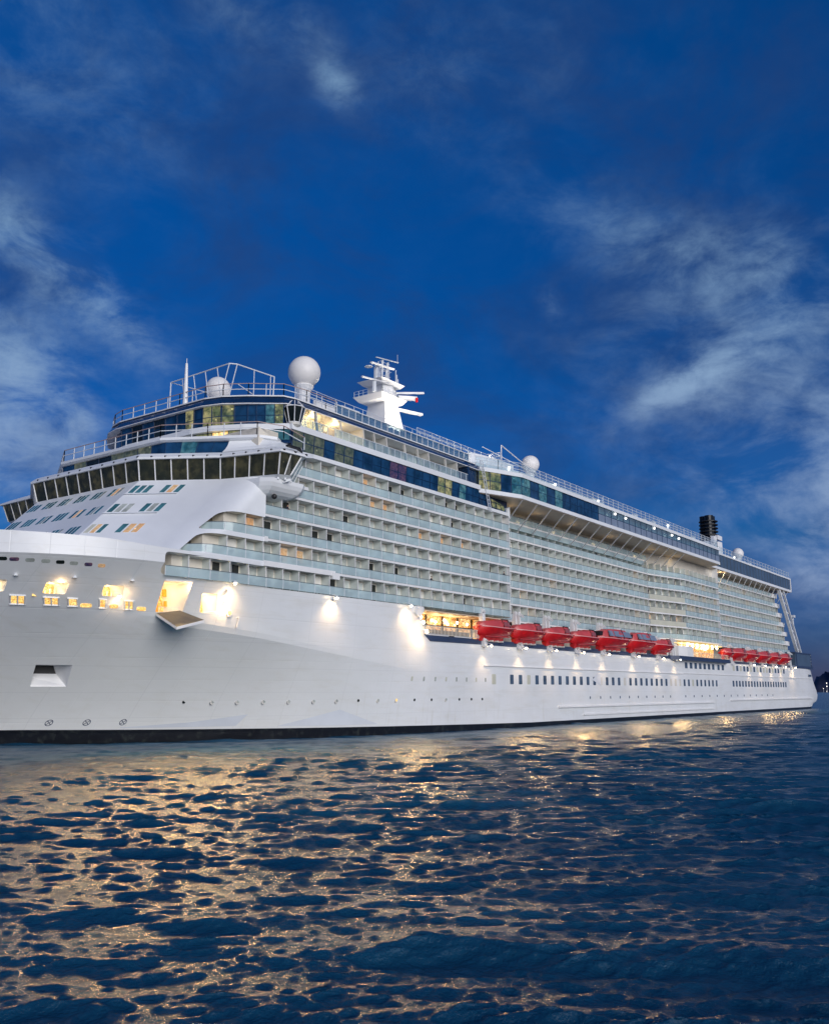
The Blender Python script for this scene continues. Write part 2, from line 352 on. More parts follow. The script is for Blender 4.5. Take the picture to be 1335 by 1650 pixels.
# ================================================================== SETTING
def build_water():
    rng = np.random.default_rng(11)
    azf = np.radians(np.linspace(-8, 84, 880)); azc = np.radians(np.linspace(84, 352, 42)[1:-1]); azs = np.concatenate([azf, azc])
    rs = [0.01, 2, 4, 6]; r = 8.0
    while r < 420: rs.append(r); r *= 1.0037
    while r < 15000: rs.append(r); r *= 1.035
    rs = np.array(rs)
    RR, AA = np.meshgrid(rs, azs, indexing='ij'); X = RR*np.cos(AA); Y = RR*np.sin(AA)
    dr = np.gradient(rs)[:, None]; sp = np.maximum(dr, RR*0.0018)
    Z = np.zeros_like(X); DX = np.zeros_like(X); DY = np.zeros_like(X)
    patch = 1+.35*np.sin(X*.043+Y*.021+1)*np.sin(X*.017-Y*.051)+.2*np.sin(X*.11+2)*np.sin(Y*.13)
    wind = R(41)
    for k in range(230):
        lam = .26*(8/.26)**(rng.random()**1.3); th = wind+rng.normal(0, .50 if lam < 1.0 else .28)
        k_ = 2*math.pi/lam; slope = (.046 if lam < 1.2 else .027 if lam < 2.6 else .019); a = slope/k_*rng.uniform(.6, 1.3)
        c, s = math.cos(th), math.sin(th); ph = k_*(X*c+Y*s)+rng.uniform(0, 6.28)
        at = np.clip((lam/sp-2.0)/2, 0, 1)*a*patch
        Z += at*np.cos(ph); DX -= at*c*np.sin(ph)*1.25; DY -= at*s*np.sin(ph)*1.25
    # one long crest rolling across in front (old wake)
    ux, uy = math.cos(R(36)), math.sin(R(36)); q = X*ux+Y*uy; t = X*uy-Y*ux
    c0 = 23.5-.05*t+.5*np.sin(t*.5)+.25*np.sin(t*1.3+1)
    env = np.exp(-((t+(-1.2))/8)**4)*(.75+.35*np.sin(t*.8+.6))
    g = np.exp(-((q-c0)/1.0)**2)*.24-np.exp(-((q-c0+2.2)/1.4)**2)*.10; Z += g*env; DX -= ux*.25*np.exp(-((q-c0)/.9)**2)*env; DY -= uy*.25*np.exp(-((q-c0)/.9)**2)*env
    X = X+DX; Y = Y+DY
    nr, na = X.shape; co = np.stack([X, Y, Z], -1).reshape(-1, 3).astype(np.float32)
    i, j = np.meshgrid(np.arange(nr-1), np.arange(na), indexing='ij'); j2 = (j+1) % na
    q4 = np.stack([i*na+j, (i+1)*na+j, (i+1)*na+j2, i*na+j2], -1).reshape(-1).astype(np.int32); nf = len(q4)//4
    me = bpy.data.meshes.new('water'); me.vertices.add(len(co)); me.vertices.foreach_set('co', co.ravel())
    me.loops.add(len(q4)); me.loops.foreach_set('vertex_index', q4); me.polygons.add(nf)
    me.polygons.foreach_set('loop_start', np.arange(0, nf*4, 4, dtype=np.int32)); me.polygons.foreach_set('loop_total', np.full(nf, 4, dtype=np.int32))
    me.polygons.foreach_set('use_smooth', np.ones(nf, dtype=bool)); me.update(calc_edges=True); me.materials.append(M['water'])
    o = bpy.data.objects.new('water', me); C.objects.link(o); tag(o, kind='structure')
build_water()
# far shore: hills at the right edge, with harbour lights
hb = MB(); rows = []
for j in range(9):
    row = []
    for i in range(60):
        a = R(6+i*.155); d = 3600+j*130; t = j/8
        hgt = 150*max(0, min(1, (13.4-(6+i*.155))/2.2))**.8*(1+.12*math.sin(i*.9)+.06*math.sin(i*2.3+1))
        prof = math.sin(math.pi*min(1, t*1.0)) if j else 0
        row.append((d*math.cos(a), d*math.sin(a), -2+hgt*prof*(1+.1*math.sin(i*1.7+j*2))))
    rows.append(row)
hb.loft(rows, cap=False, closed=False); tag(hb.build('hills', 'hill', smooth=True), kind='structure')
for n_, (a, z_, lab) in enumerate([(12.33, 31, 'upper white lamp of the pair shining on the dark shore right of the stern'), (12.33, 20, 'lower white lamp of the pair shining on the dark shore right of the stern'),
        (12.52, 12, 'faint low harbour lamp nearest the stern on the far shore'), (12.36, 3, 'lowest harbour lamp at the waterline of the far shore')]):
    d = 3560; t = empty('shore_lamp', (d*math.cos(R(a)), d*math.sin(R(a)), -1), lab, 'lamp', 'harbour lights on the far shore')
    b = MB(); c = (d*math.cos(R(a)), d*math.sin(R(a))); b.tube((*c, -1), (*c, z_), .5, .35); b.build('pole', 'metal', t)
    b = MB(); b.ball((*c, z_+1), 1.3 if n_ < 2 else .8, 8, 6); b.build('lamp', 'bulbw', t)
# ================================================================== THE SHIP
ship = empty('cruise_ship', (192, CL, 0), 'huge white cruise ship with rows of glass balconies lit at dusk on the water', 'cruise ship')
def part(b, name, mats, smooth=False, org=None, parent=None):
    return b.build(name, mats, ship if parent is None else parent, smooth, org)
# ---- hull lines
def ip(x, T):
    if x <= T[0][0]: return T[0][1]
    for (a, b), (c, d) in zip(T, T[1:]):
        if x <= c: return b+(d-b)*(x-a)/(c-a)
    return T[-1][1]
TW = [(48, -6), (52, -3), (56, 0.2), (58.6, 2.6), (62.3, 5.8), (67, 9.9), (71.5, 12.5), (76, 14.9), (82.6, 17.9), (89.7, 20.6), (96, 22.1), (102.6, 23.2), (115, 24.6), (130, 25.4), (300, 25.4), (335, 25.2), (350, 24.2)]
TF = [(36, 1.6), (54, 1.33), (59.3, 1.09), (67.3, .56), (75.6, .22), (85, .14), (98, .07), (112, .02), (124, 0), (400, 0)]
TZ = [(36, 15.2), (50, 14.75), (54.6, 14.4), (64, 13.65), (74, 12.7), (83.6, 11.6), (98, 9.95), (112, 8.5), (124, 7.5), (135, 6.8), (160, 6.0), (400, 6.0)]
def sm(x, T, w=4): return (ip(x-w, T)+2*ip(x-w/2, T)+2*ip(x, T)+2*ip(x+w/2, T)+ip(x+w, T))/8
def bd(X):
    if X <= 36: return 0
    if X > 330: return 25.4-(X-330)*.03
    if X >= 70: return 25.4
    return 25.4*(1-((70-X)/34)**2.9)
def B(X, z):
    zk = sm(X, TZ); d = bd(X); k = d-sm(X, TF)*(19.4-zk)
    if z <= zk:
        w_ = min(sm(X, TW), 25.4, k); s = max(z, -3)/zk
        if s < 0: return max(w_+z, 0)
        return max(0, w_+(k-w_)*s**1.25)
    return max(0, k+(d-k)*min(1, (z-zk)/(19.4-zk)))
def ztop(X):
    return ip(X, [(36, 22.4), (48, 21.65), (57, 21.35), (61, 21.05), (64, 20.95), (76.4, 20.95), (76.7, 18.02), (107, 18.02), (107.6, 16.4), (109.0, 14.6), (110.4, 13.22), (400, 13.22)])
def stem(z): return ip(z, [(-3, 54), (0, 52.5), (8, 47.5), (15, 43), (19.4, 37.5), (22.5, 36.2)])
def tail(z): return ip(z, [(-3, 335), (0, 340), (1.5, 344.5), (3, 348), (4.2, 349), (5.5, 347.5), (8, 344), (13.3, 339.4), (20, 334)])
sta = [38+i*1.0 for i in range(0, 24)]+[62.5, 63.5, 64.5]+[66+i*1.3 for i in range(8)]+[76.4, 76.7]+[78+i*1.5 for i in range(19)]+[107, 107.6, 109, 110.4, 112, 115, 118, 121, 124, 128, 132, 136]+[145+i*10 for i in range(19)]+[329, 333, 336, 338.5, 340]
hull = MB(); NL = 22
rings = []
for xs in sta:
    zk = sm(xs, TZ); zt = ztop(xs); prof = []
    zs = [-3]+[zk*t for t in (0, .08, .16, .26, .38, .5, .62, .74, .86, .95, 1)]
    zl = min(19.4, zt)
    zs += [zk+(zl-zk)*t for t in (.12, .3, .5, .7, .88, 1)]
    zs += [zl+(zt-zl)*t for t in (.35, .7, 1)] if zt > 19.4+.01 else [zt+.0001*t for t in (1, 2, 3)]
    for z_ in zs:
        X = xs
        if xs < 130: X = stem(z_)+(xs-38)/(130-38)*(130-stem(z_))
        if xs > 320: X = 320+(xs-320)/20*(tail(z_)-320)
        b_ = B(X, z_) if xs > 38.01 else .02
        if xs > 325: b_ *= 1-.035*((xs-325)/15)**3*(2.2 if z_ < 2 else 1)
        prof.append((X, max(.02, b_), z_))
    ring = [(X, CL-b_, z_) for X, b_, z_ in prof]+[(X, CL+b_, z_) for X, b_, z_ in prof[::-1]]
    rings.append(ring)
hull.loft(rings)
hull_o = part(hull, 'hull', 'hull')
# ---- openings cut in the hull side
cuts = []
def cutY(poly, y0, y1): cuts.append(prism_y(poly, y0, y1))
MO = [[(48.4, 16.95), (49.8, 16.95), (50.15, 15.87), (48.68, 15.87)], [(52.76, 16.88), (54.64, 16.84), (55.0, 15.79), (53.08, 15.8)], [(57.72, 16.83), (59.65, 16.86), (60.15, 15.77), (58.11, 15.8)]]
def surfY(X, z): return CL-B(X, z)
for p in MO:
    y = surfY(sum(a for a, b in p)/4, 16.3); cutY(rrect(p, .22), y-6, y+3.0)
DOOR = [(63.35, 17.68), (66.6, 17.80), (66.95, 14.62), (64.15, 14.42)]
y = surfY(65, 16); cutY(rrect(DOOR, .12), y-5, y+4.2)
WIN = [(68.41, 16.72), (70.46, 16.76), (71.0, 14.8), (69.0, 14.6)]
y = surfY(70, 15.7); cutY(rrect(WIN, .25), y-5, y+3)
REC = [(57.25, 8.78), (60.31, 8.77), (61.15, 6.45), (58.12, 6.45)]
y = surfY(59, 7.6)
cutY(REC, y-6, y+3.4)
rowA = rrect([(62.15, 18.22), (90, 18.22), (90, 20.6), (62.25, 20.6)], [.9, 0, 0, .5]); cutY(rowA, 70, 81.2)
boolean(hull_o, cuts, 'trim')
# smooth shading except across the knuckle
me = hull_o.data; me.polygons.foreach_set('use_smooth', [True]*len(me.polygons))
me.set_sharp_from_angle(angle=R(4.5))
# dark upper part of the anchor recess and the glowing rooms behind the openings
def panel(poly, y, nm, mt, t=.05, hug=False, off=0):
    b = MB()
    if hug:
        f = [(a, surfY(a, c)-off-t, c) for a, c in poly]; g = [(a, surfY(a, c)+.12, c) for a, c in poly]; b.loft([g, f])
    else: b.prismY(poly, y, y+t)
    return part(b, nm, mt)
yl, yr = surfY(58.1, 6.46), surfY(61.15, 6.46)
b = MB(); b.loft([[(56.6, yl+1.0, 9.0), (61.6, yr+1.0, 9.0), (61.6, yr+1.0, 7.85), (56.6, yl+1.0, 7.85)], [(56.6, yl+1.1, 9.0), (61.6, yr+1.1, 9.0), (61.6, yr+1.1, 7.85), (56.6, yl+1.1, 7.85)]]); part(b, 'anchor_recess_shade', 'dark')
b = MB(); b.loft([[(56.6, yl+1.0, 7.86), (61.6, yr+1.0, 7.86), (61.6, yr+1.0, 7.5), (56.6, yl+1.0, 7.5)], [(58.25, yl+.12, 6.50), (61.3, yr+.06, 6.50), (61.3, yr+.06, 6.4), (58.25, yl+.12, 6.4)]]); part(b, 'anchor_recess_floor', 'trim')
for p in MO:
    y = surfY(sum(a for a, b_ in p)/4, 16.3); b = MB(); b.prismY([(p[0][0]-.3, 17.3), (p[1][0]+.7, 17.3), (p[2][0]+.7, 15.5), (p[3][0]-.7, 15.5)], y+1.7, y+1.8); o = part(b, 'mooring_deck_room', 'lhot')
    b = MB()
    for k in range(3): b.box(p[3][0]+.3+k*.55, p[3][0]+.42+k*.55, y+1.2, y+1.3, 15.82, 16.2+.15*k)
    part(b, 'mooring_bollard', 'wall')
y = surfY(65, 16); b = MB(); b.prismY([(62.5, 18), (68.5, 18), (69, 14.2), (63, 14.2)], y+3.6, y+3.7); part(b, 'side_door_room', 'lhot')
b = MB(); b.box(64.9, 65.5, y+2.9, y+3.2, 16.5, 17.1); b.box(66.3, 67.0, y+2.9, y+3.2, 16.4, 17.2); b.box(66.6, 67.1, y+2.9, y+3.2, 15.2, 15.9); b.box(64.4, 65.4, y+2.5, y+3, 14.6, 15.6); b.tube((65.6, y+2.9, 16.6), (66.3, y+2.9, 15.2), .05); part(b, 'door_machinery', mat('yellow_gear', (.75, .32, .03), .5))
y = surfY(70, 15.7); b = MB(); b.prismY([(68, 17), (71, 17), (71.6, 14.4), (68.6, 14.4)], y+2.4, y+2.5); part(b, 'mooring_deck_room', 'lhot')
# door frame, railing in it, fold-out shell platform
b = MB()
fr = lambda a, c, o_=.08: (a, surfY(a, c)-o_, c)
dp = [fr(*p) for p in DOOR]
for i in (0, 1): b.bar(dp[i], dp[i+1], .16, .22, (0, 1, 0))
part(b, 'side_door_frame', 'trim')
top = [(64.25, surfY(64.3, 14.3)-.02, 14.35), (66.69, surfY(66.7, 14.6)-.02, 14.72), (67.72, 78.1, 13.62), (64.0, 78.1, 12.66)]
b = MB(); b.loft([[(a, c, d-.30) for a, c, d in top], top]); b.k[4] = b.k[5] = 1; part(b, 'shell_platform', ['trim', mat('platform_dark_face', (.10, .095, .085), .7)])  # upper and lower platform faces dark grey, edges white
b = MB()
for a in (64.4, 65.4, 66.6): b.tube((a, surfY(a, 14.5)-.1, 14.5), (a, surfY(a, 14.5)-.1, 15.0), .03)
b.tube((64.4, surfY(64.4, 14.6)-.1, 14.98), (66.6, surfY(66.6, 14.6)-.1, 15.05), .03); part(b, 'platform_rail', 'metal')
# fairleads (framed openings), small oval windows, fittings
def fairlead(x0, x1, z0, z1, n):
    q = [(x0, z1), (x1, z1), (x1+.5, z0), (x0+.5, z0)]
    b = MB(); p = [fr(a, c, .10) for a, c in q]
    b.bar((p[0][0]-.1, p[0][1], p[0][2]), (p[1][0]+.1, p[1][1], p[1][2]), .14, .10, (0, 1, 0)); b.bar((p[3][0]-.1, p[3][1], p[3][2]), (p[2][0]+.1, p[2][1], p[2][2]), .14, .10, (0, 1, 0))
    for i in range(n+1):
        t = i/n; a_ = Vector(p[0]).lerp(Vector(p[1]), t); c_ = Vector(p[3]).lerp(Vector(p[2]), t); b.bar(a_, c_, .12, .12, (0, 1, 0))
    o = part(b, 'fairlead', 'metal')
    b = MB(); f = [fr(a, c, .03) for a, c in q]; g = [fr(a, c, -.1) for a, c in q]; b.loft([g, f]); part(b, 'fairlead_glow', 'lhot', parent=o)
for a in [(50.78, 51.88, 14.72, 15.55, 2), (53.4, 54.6, 14.72, 15.45, 2), (55.42, 56.2, 14.68, 15.42, 1), (58.15, 58.72, 14.62, 15.46, 1), (60.5, 61.35, 14.55, 15.42, 2)]: fairlead(*a)
for (x0, x1, z0, z1) in [(56.8, 57.8, 14.6, 14.98), (59.4, 60.2, 14.62, 15.0), (62.05, 62.95, 14.48, 14.88)]:
    panel(rrect([(x0, z1), (x1, z1), (x1+.2, z0), (x0+.2, z0)], .2), 0, 'oval_fairlead', 'lhot', .05, True)
ow = [('gdark', 47.85), ('lpink', 48.7), ('doorglass', 49.85), ('doorglass', 51.05), ('gdark', 52.2), ('doorglass', 53.33), ('lpink', 54.6), ('lorange', 55.8)]
for mt, x0 in ow: panel(rrect([(x0, 18.96-(x0-48)*.03), (x0+.66, 18.98-(x0-48)*.03), (x0+.85, 18.66-(x0-48)*.03), (x0+.2, 18.64-(x0-48)*.03)], .15), 0, 'bow_window', mt, .03, True)
b = MB(); c = fr(72.6, 14.75, .06); b.tube(c, (c[0], c[1]-.12, c[2]), .42, n=16); part(b, 'round_fairlead', 'trim'); b = MB(); b.tube((c[0], c[1]-.1, c[2]), (c[0], c[1]-.2, c[2]), .26, n=14); part(b, 'round_fairlead_glow', 'lwarm')
b = MB(); b.tube(fr(73.9, 14.3, .3), fr(73.9, 13.2, .3), .09); b.tube(fr(73.9, 14.3, .3), fr(73.9, 14.3, -.1), .09); part(b, 'drain_pipe', 'trim')
# thruster symbols
for xc in (61.6, 64.75, 68.0):
    b = MB(); rr_ = .36; pts = []
    for i in range(24):
        a, a2 = 6.2832*i/24, 6.2832*(i+1)/24
        f = lambda t, q: fr(xc+q*math.cos(t)*.9, 2.4+q*math.sin(t), .07)
        b.add([f(a, rr_), f(a2, rr_), f(a2, rr_*.82), f(a, rr_*.82)], [(0, 1, 2, 3)])
    for t in (R(45), R(135), R(225), R(315)):
        n_ = t+math.pi/2; g = lambda q, s_: fr(xc+.9*(q*math.cos(t)+s_*math.cos(n_)), 2.4+q*math.sin(t)+s_*math.sin(n_), .075)
        b.add([g(.03, -.03), g(rr_*.85, -.035), g(rr_*.85, .035), g(.03, .03)], [(0, 1, 2, 3)])
    part(b, 'thruster_symbol', 'markd')
# pale swoosh markings low on the side
def decal(poly, mt, nm, off=.02):
    b = MB(); f = [fr(a, c, off) for a, c in poly]; b.add(f, [tuple(range(len(f)))]); part(b, nm, mt)
# ---- portholes and hull windows
def hug_box(x0, x1, z0, z1, nm, mt, t=.03):
    yy = min(surfY(x0, (z0+z1)/2), surfY(x1, (z0+z1)/2)); b = MB()
    q = rrect([(x0, z0), (x1, z0), (x1, z1), (x0, z1)], min(.12, (x1-x0)*.3), 2)
    f = [(a, surfY(a, c)-t, c) for a, c in q]; g = [(a, surfY(a, c)+.1, c) for a, c in q]; b.loft([g, f]); return part(b, nm, mt)
pr = [(73.1, 0), (76.3, 1), (79.3, 1), (82.6, 1), (86.0, 1), (89.6, 1), (93.2, 1), (96.9, 0), (100.6, 1), (104.2, 2), (108.0, 0), (111.8, 0), (115.3, 1), (118.6, 0), (121.8, 0), (124.8, 0)]
for x0, k in pr:
    b = MB(); c = fr(x0, 4.7, .02); b.tube((c[0], c[1]+.1, c[2]), (c[0], c[1]-.03, c[2]), .20, n=10)
    part(b, 'porthole', ['gdark', 'doorglass', 'lwarm'][k])
    if k: b = MB(); b.tube((c[0]-.13, c[1]+.1, c[2]-.13), (c[0]-.13, c[1], c[2]-.13), .26, n=10); part(b, 'porthole_rim', 'fin')
for i in range(8):
    x0 = 106.7+i*2.68; hug_box(x0, x0+.36, 7.35, 8.0, 'porthole', 'doorglass' if i % 3 else 'cream')
hug_box(127.6, 128.8, 7.0, 8.6, 'hull_window', 'cream')
for i in range(10): hug_box(163+i*4.6, 163.4+i*4.6, 4.45, 4.95, 'porthole', 'hwin')
for i in range(14): hug_box(214+i*5.6, 214.5+i*5.6, 4.45, 4.95, 'porthole', 'hwin')
random.seed(3)
xw = 133.3
while xw < 238: hug_box(xw, xw+1.15, 7.05, 8.6, 'hull_window', random.choice(['hwin']*5+['cream', 'fin', 'hwin'])); xw += 2.86
for xw in [214.8, 218.1, 221.3, 224.5, 227.7, 230.9, 234.1]: hug_box(xw, xw+1.7, 11.2, 12.6, 'hull_window', 'hwin')
for xw in [238.2, 241.6]: hug_box(xw, xw+1.7, 11.2, 12.6, 'hull_window', 'hwin')
for i in range(17): hug_box(250.6+i*3.1, 252.3+i*3.1, 11.2, 12.6, 'hull_window', random.choice(['hwin', 'hwin', 'cream']))
for i in range(20): hug_box(249.8+i*2.72, 251.2+i*2.72, 7.05, 8.6, 'hull_window', 'hwin')
# ledges (fender strips)
for x0, x1, z0, h, d in [(125.2, 213, 9.85, .14, .22), (213.5, 335, 9.95, .14, .2), (150, 234, 3.0, .30, .35), (160, 234, 1.5, .30, .3), (247, 334, 3.4, .35, .4)]:
    b = MB(); b.box(x0, x1, 78-d, 78.02, z0, z0+h); part(b, 'fender_strip', 'trim')
def hug_strip(lo, hi, nm, mt, n=24, off=.035):
    b = MB(); V = []
    for i in range(n+1):
        t = i/n; pick = lambda P: (P[min(int(t*(len(P)-1)), len(P)-2)], P[min(int(t*(len(P)-1)), len(P)-2)+1], t*(len(P)-1)-min(int(t*(len(P)-1)), len(P)-2))
        (a0, a1, f), (c0, c1, g) = pick(lo), pick(hi)
        A_ = (a0[0]+(a1[0]-a0[0])*f, a0[1]+(a1[1]-a0[1])*f); C_ = (c0[0]+(c1[0]-c0[0])*g, c0[1]+(c1[1]-c0[1])*g)
        V.append([fr(A_[0]+(C_[0]-A_[0])*k/5, A_[1]+(C_[1]-A_[1])*k/5, off) for k in range(6)])
    b.loft(V, cap=False, closed=False); part(b, nm, mt, smooth=True)
hug_strip([(168.2, 7.0), (164.4, 8.0)], [(168.3, 10.3), (164.4, 8.05)], 'grey_swoosh_marking', 'mark', 6, .05)
hug_strip([(85.5, 1.62), (93, 1.5), (101, 1.5)], [(85.6, 1.7), (94.0, 3.55), (101, 1.55)], 'grey_swoosh_marking', 'mark')
hug_strip([(68, 1.72), (74, 1.72), (80.2, 1.75)], [(68, 1.8), (75, 2.3), (81.2, 3.15)], 'grey_swoosh_marking', 'mark')
# ---- navy strip at boat deck level, boat deck, promenade
b = MB(); b.prismY([(109.2, 14.05), (110.6, 13.15), (213, 13.15), (213, 13.95), (110.4, 13.98)], 77.96, 82.5); part(b, 'boat_deck_strip', 'strip')
b = MB(); b.box(205, 337, 77.90, 83, 13.15, 13.95); part(b, 'boat_deck_strip', 'strip')
b = MB(); b.prism([(205.5, 78), (207.5, 76.4), (243.5, 76.4), (246, 78)], 13.0, 13.9); part(b, 'boat_deck_strip', 'strip')
b = MB(); b.box(103, 336, 84.6, 2*CL-84.6, 13.2, 17.7); part(b, 'boat_deck_wall', 'wall')
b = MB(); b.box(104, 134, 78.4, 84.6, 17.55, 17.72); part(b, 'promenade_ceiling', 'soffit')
b = MB(); b.prismY([(103.5, 17.5), (133.6, 17.5), (133.6, 14.0), (103.5, 14.0)], 82.2, 82.4); part(b, 'promenade_lounge', 'lprom')
b = MB(); b.mi = 0
for xw in (111.5, 115.0, 119.5, 123.8, 128): b.box(xw, xw+.28, 82.0, 82.3, 14, 17.5)
b.box(110, 126, 81.2, 81.9, 14.0, 15.2); b.box(104, 132, 82.08, 82.18, 15.9, 16.05); part(b, 'promenade_mullions', 'dark')
for xw, zz in [(109.2, 16.9), (113.0, 16.4), (115.4, 16.8), (116.3, 16.2), (119.0, 16.6), (121.9, 16.5)]:
    b = MB(); b.ball((xw+3.2, 81.0, zz), .17, 10, 8); part(b, 'promenade_lamp', 'bulb')
b = MB()
b.bar((108.6, 77.9, 15.35), (124.4, 77.9, 15.35), .10, .07); b.bar((109, 77.9, 14.15), (124.4, 77.9, 14.15), .08, .06)
for i in range(42): b.box(109.0+i*.37, 109.13+i*.37, 77.88, 77.93, 14.1, 15.35)
part(b, 'promenade_railing', 'fin')
b = MB(); b.box(109.3, 115.2, 77.86, 77.98, 14.0, 14.22); b.box(116.8, 121.6, 77.86, 77.98, 14.0, 14.2); part(b, 'promenade_kerb', 'trim')
# scroll-shaped front edge of the promenade opening
b = MB(); b.prismY(rrect([(106.6, 18.0), (108.6, 18.0), (108.6, 17.35), (107.5, 16.3), (106.4, 17.0)], .3), 77.7, 78.3); part(b, 'promenade_corner', 'trim')
# ================================================================== forward shell (raked front, solid block)
R0 = [(68.8, 92.4), (74.1, 83.6)]
def shell_ring(z):
    off = -(31.4-z)*1.0; t = max(0, min(1, (z-19.4)/12))
    p3 = (68.8+off, 92.4); x2 = 74.1+off; y2 = 83.6
    pts = [(68.8+off, CL), p3, (x2, y2)]
    for u in range(1, 15):
        X = x2+min(u*.42, 4.62) if u < 12 else x2+4.62+(76.4-x2-4.62)*(u-11)/3; X = min(X, 76.4-(14-u)*.02); wd = 4.6-1.2*t; yy = 78.02+(y2-78.02)*max(0, 1-(X-x2)/wd)**2.7
        pts.append((X, yy))
    return [(a, b_, z) for a, b_ in sym(pts[0:1]+pts[1:])]
sh = MB(); sh.loft([shell_ring(z_) for z_ in [20.5+.5*q for q in range(22)]+[31.4]])
shell = part(sh, 'forward_superstructure', 'white')
def rowcut(x0, xs, z0, z1, rr_): return prism_y(rrect([(x0, z0), (90, z0), (90, z1), (xs, z1)], [rr_[0], 0, 0, rr_[1]]), 70, 82.4)
boolean(shell, [rowcut(65.2, 67.7, 21.12, 23.46, (.5, .8)), rowcut(67.9, 70.6, 24.0, 26.40, (.5, .9))], 'wall')
shell.data.polygons.foreach_set('use_smooth', [True]*len(shell.data.polygons)); shell.data.set_sharp_from_angle(angle=R(22))
# front cabin windows on the raked faces: groups of slanted slats
def front_pt(u, z, face):
    off = -(31.4-z)*1.0
    if face == 'c': return Vector((68.8+off, 92.4+u, z))
    return Vector((68.8+off+.516*u, 92.4-.857*u, z))
def front_window(u0, u1, z0, z1, face, mats_):
    k = len(mats_); o0 = None
    nrm = Vector((-.707, 0, .707)) if face == 'c' else Vector((-.62, -.38, .68))
    for i, mt in enumerate(mats_):
        a, c = u0+(u1-u0)*(i+.08)/k, u0+(u1-u0)*(i+.78)/k
        q = [front_pt(a, z0, face), front_pt(c, z0, face), front_pt(c, z1, face), front_pt(a, z1, face)]
        b = MB(); b.loft([[p-nrm*.15 for p in q], [p+nrm*.03 for p in q]])
        if o0 is None: o0 = part(b, 'front_cabin_window', mt)
        else: part(b, 'window_pane', mt, parent=o0)
G, D_, O_ = 'gteal', 'doorglass', 'lorange'
zr = [(29.55, 30.65), (26.75, 27.9), (23.85, 25.0)]
for (z0, z1), sets in zip(zr, [[(.2, 2.8, [G, G, G]), (4.1, 6.75, [G, O_, G])], [(.2, 2.9, [G, D_, D_]), (4.1, 6.8, [G, D_, G])], [(.2, 2.4, ['cream', O_, G]), (3.9, 6.8, [G, O_, O_])]]):
    for u0, u1, ms in sets: front_window(u0, u1, z0, z1, 'd', ms)
random.seed(5)
for r_, (z0, z1) in enumerate(zr):
    for k in range(6): front_window(1.6+k*3.55, 4.0+k*3.55, z0, z1, 'c', [random.choice([G, G, D_]), random.choice([G, O_ if random.random() < .3 else D_]), G])
b = MB()
for (z0, u0, u1) in [(29.3, 0, 6.6), (26.5, 0, 6.7)]:
    n_ = Vector((-.62, -.38, .5)); a, c = front_pt(.0, z0, 'd'), front_pt(u1, z0, 'd'); b.bar(a+n_*.1, c+n_*.1, .28, .06)
part(b, 'front_ledge', 'mark')
# ================================================================== balcony decks
ZK = [17.75+2.93*k for k in range(7)]
S = {'fwd': [(76.4, 78), (134, 78)], 'mid': [(134, 81), (201.8, 81)], 'bay': [(202, 81), (217.5, 78), (243, 78)], 'aft': [(243, 81), (320, 81)]}
def shellY(X, z):
    x2 = 74.1-(31.4-z); t = max(0, min(1, (z-19.4)/12)); return 78.02+5.58*max(0, 1-(X-x2)/(4.6-1.2*t))**2.7
START = {0: [(62.7, 78.8), (66, 78.25), (71, 78)], 1: [(x_, shellY(x_, 22.5)) for x_ in (66.2, 66.8, 67.5, 68.5, 70.5)], 2: [(x_, shellY(x_, 25.4)) for x_ in (69.0, 69.6, 70.4, 71.4, 73.2)]}
def aftx(z): return 323-(z-17.75)*.80
core = [(76.3, 79.55), (134, 79.55), (134, 82.55), (201.4, 82.55), (217.2, 79.55), (243, 79.55), (243, 82.55)]
b = MB()
b.loft([[(a, c, z_) for a, c in sym([(76.3, CL)]+core+[(aftx(z_)-.5, 82.55)])] for z_ in (18.0, 37.9)])
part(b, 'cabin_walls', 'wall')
b = MB()
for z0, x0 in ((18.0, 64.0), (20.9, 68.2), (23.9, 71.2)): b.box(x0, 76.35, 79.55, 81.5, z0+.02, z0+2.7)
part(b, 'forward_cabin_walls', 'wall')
def strip_prism(b, path, d0, d1, z0, z1):
    b.prism(offset(path, d0)+offset(path, d1)[::-1], z0, z1)
bays = []      # (x, y, dir, k, section) start of every balcony bay
for sec, path in S.items():
    for k in range(7):
        z_ = ZK[k]
        if k == 6 and sec in ('fwd',): continue
        p = list(path)
        if sec == 'fwd' and k in START: pass
        if sec == 'aft': p[-1] = (aftx(z_+1), 81)
        if k == 6: p = p[:2] if sec != 'bay' else p
        if sec == 'bay' and k == 6: continue
        b = MB()
        if not (sec == 'fwd' and k == 0): strip_prism(b, p, -.03, 1.7, z_, z_+.30); part(b, 'balcony_deck', 'trim')
        g = list(p)
        if sec == 'fwd' and k in START: g = START[k]+[p[-1]]
        if sec == 'fwd' and k == 5: g[0] = (80.5, 78)
        h0 = z_+.36; h1 = z_+1.42
        b = MB(); strip_prism(b, g, .04, .075, h0, h1); ro = part(b, 'glass_railing', 'grail')
        if sec == 'bay' and 1 <= k <= 3:
            b = MB(); strip_prism(b, [(202.3, 80.94), (217.3, 78.04)], -.05, .02, h0-.05, h1); part(b, 'solid_railing_panel', 'cream')
        b = MB(); strip_prism(b, g, .0, .10, h1, h1+.06); b.mi = 1
        for (q, d) in along(g, 2.85): b.box(q.x-.03, q.x+.03, q.y+.0, q.y+.06, h0-.03, h1)
        part(b, 'railing_frame', ['rail', 'metal'], parent=ro)
        if k < 6:
            for (q, d) in along(g, 2.85):
                if not (sec == 'fwd' and k in START and q.x < START[k][0][0]+(1.0, 3.0, 3.0)[k]): bays.append((q.x, q.y, math.atan2(d.y, d.x) if sec != 'fwd' else 0, k, sec, g[-1][0]))
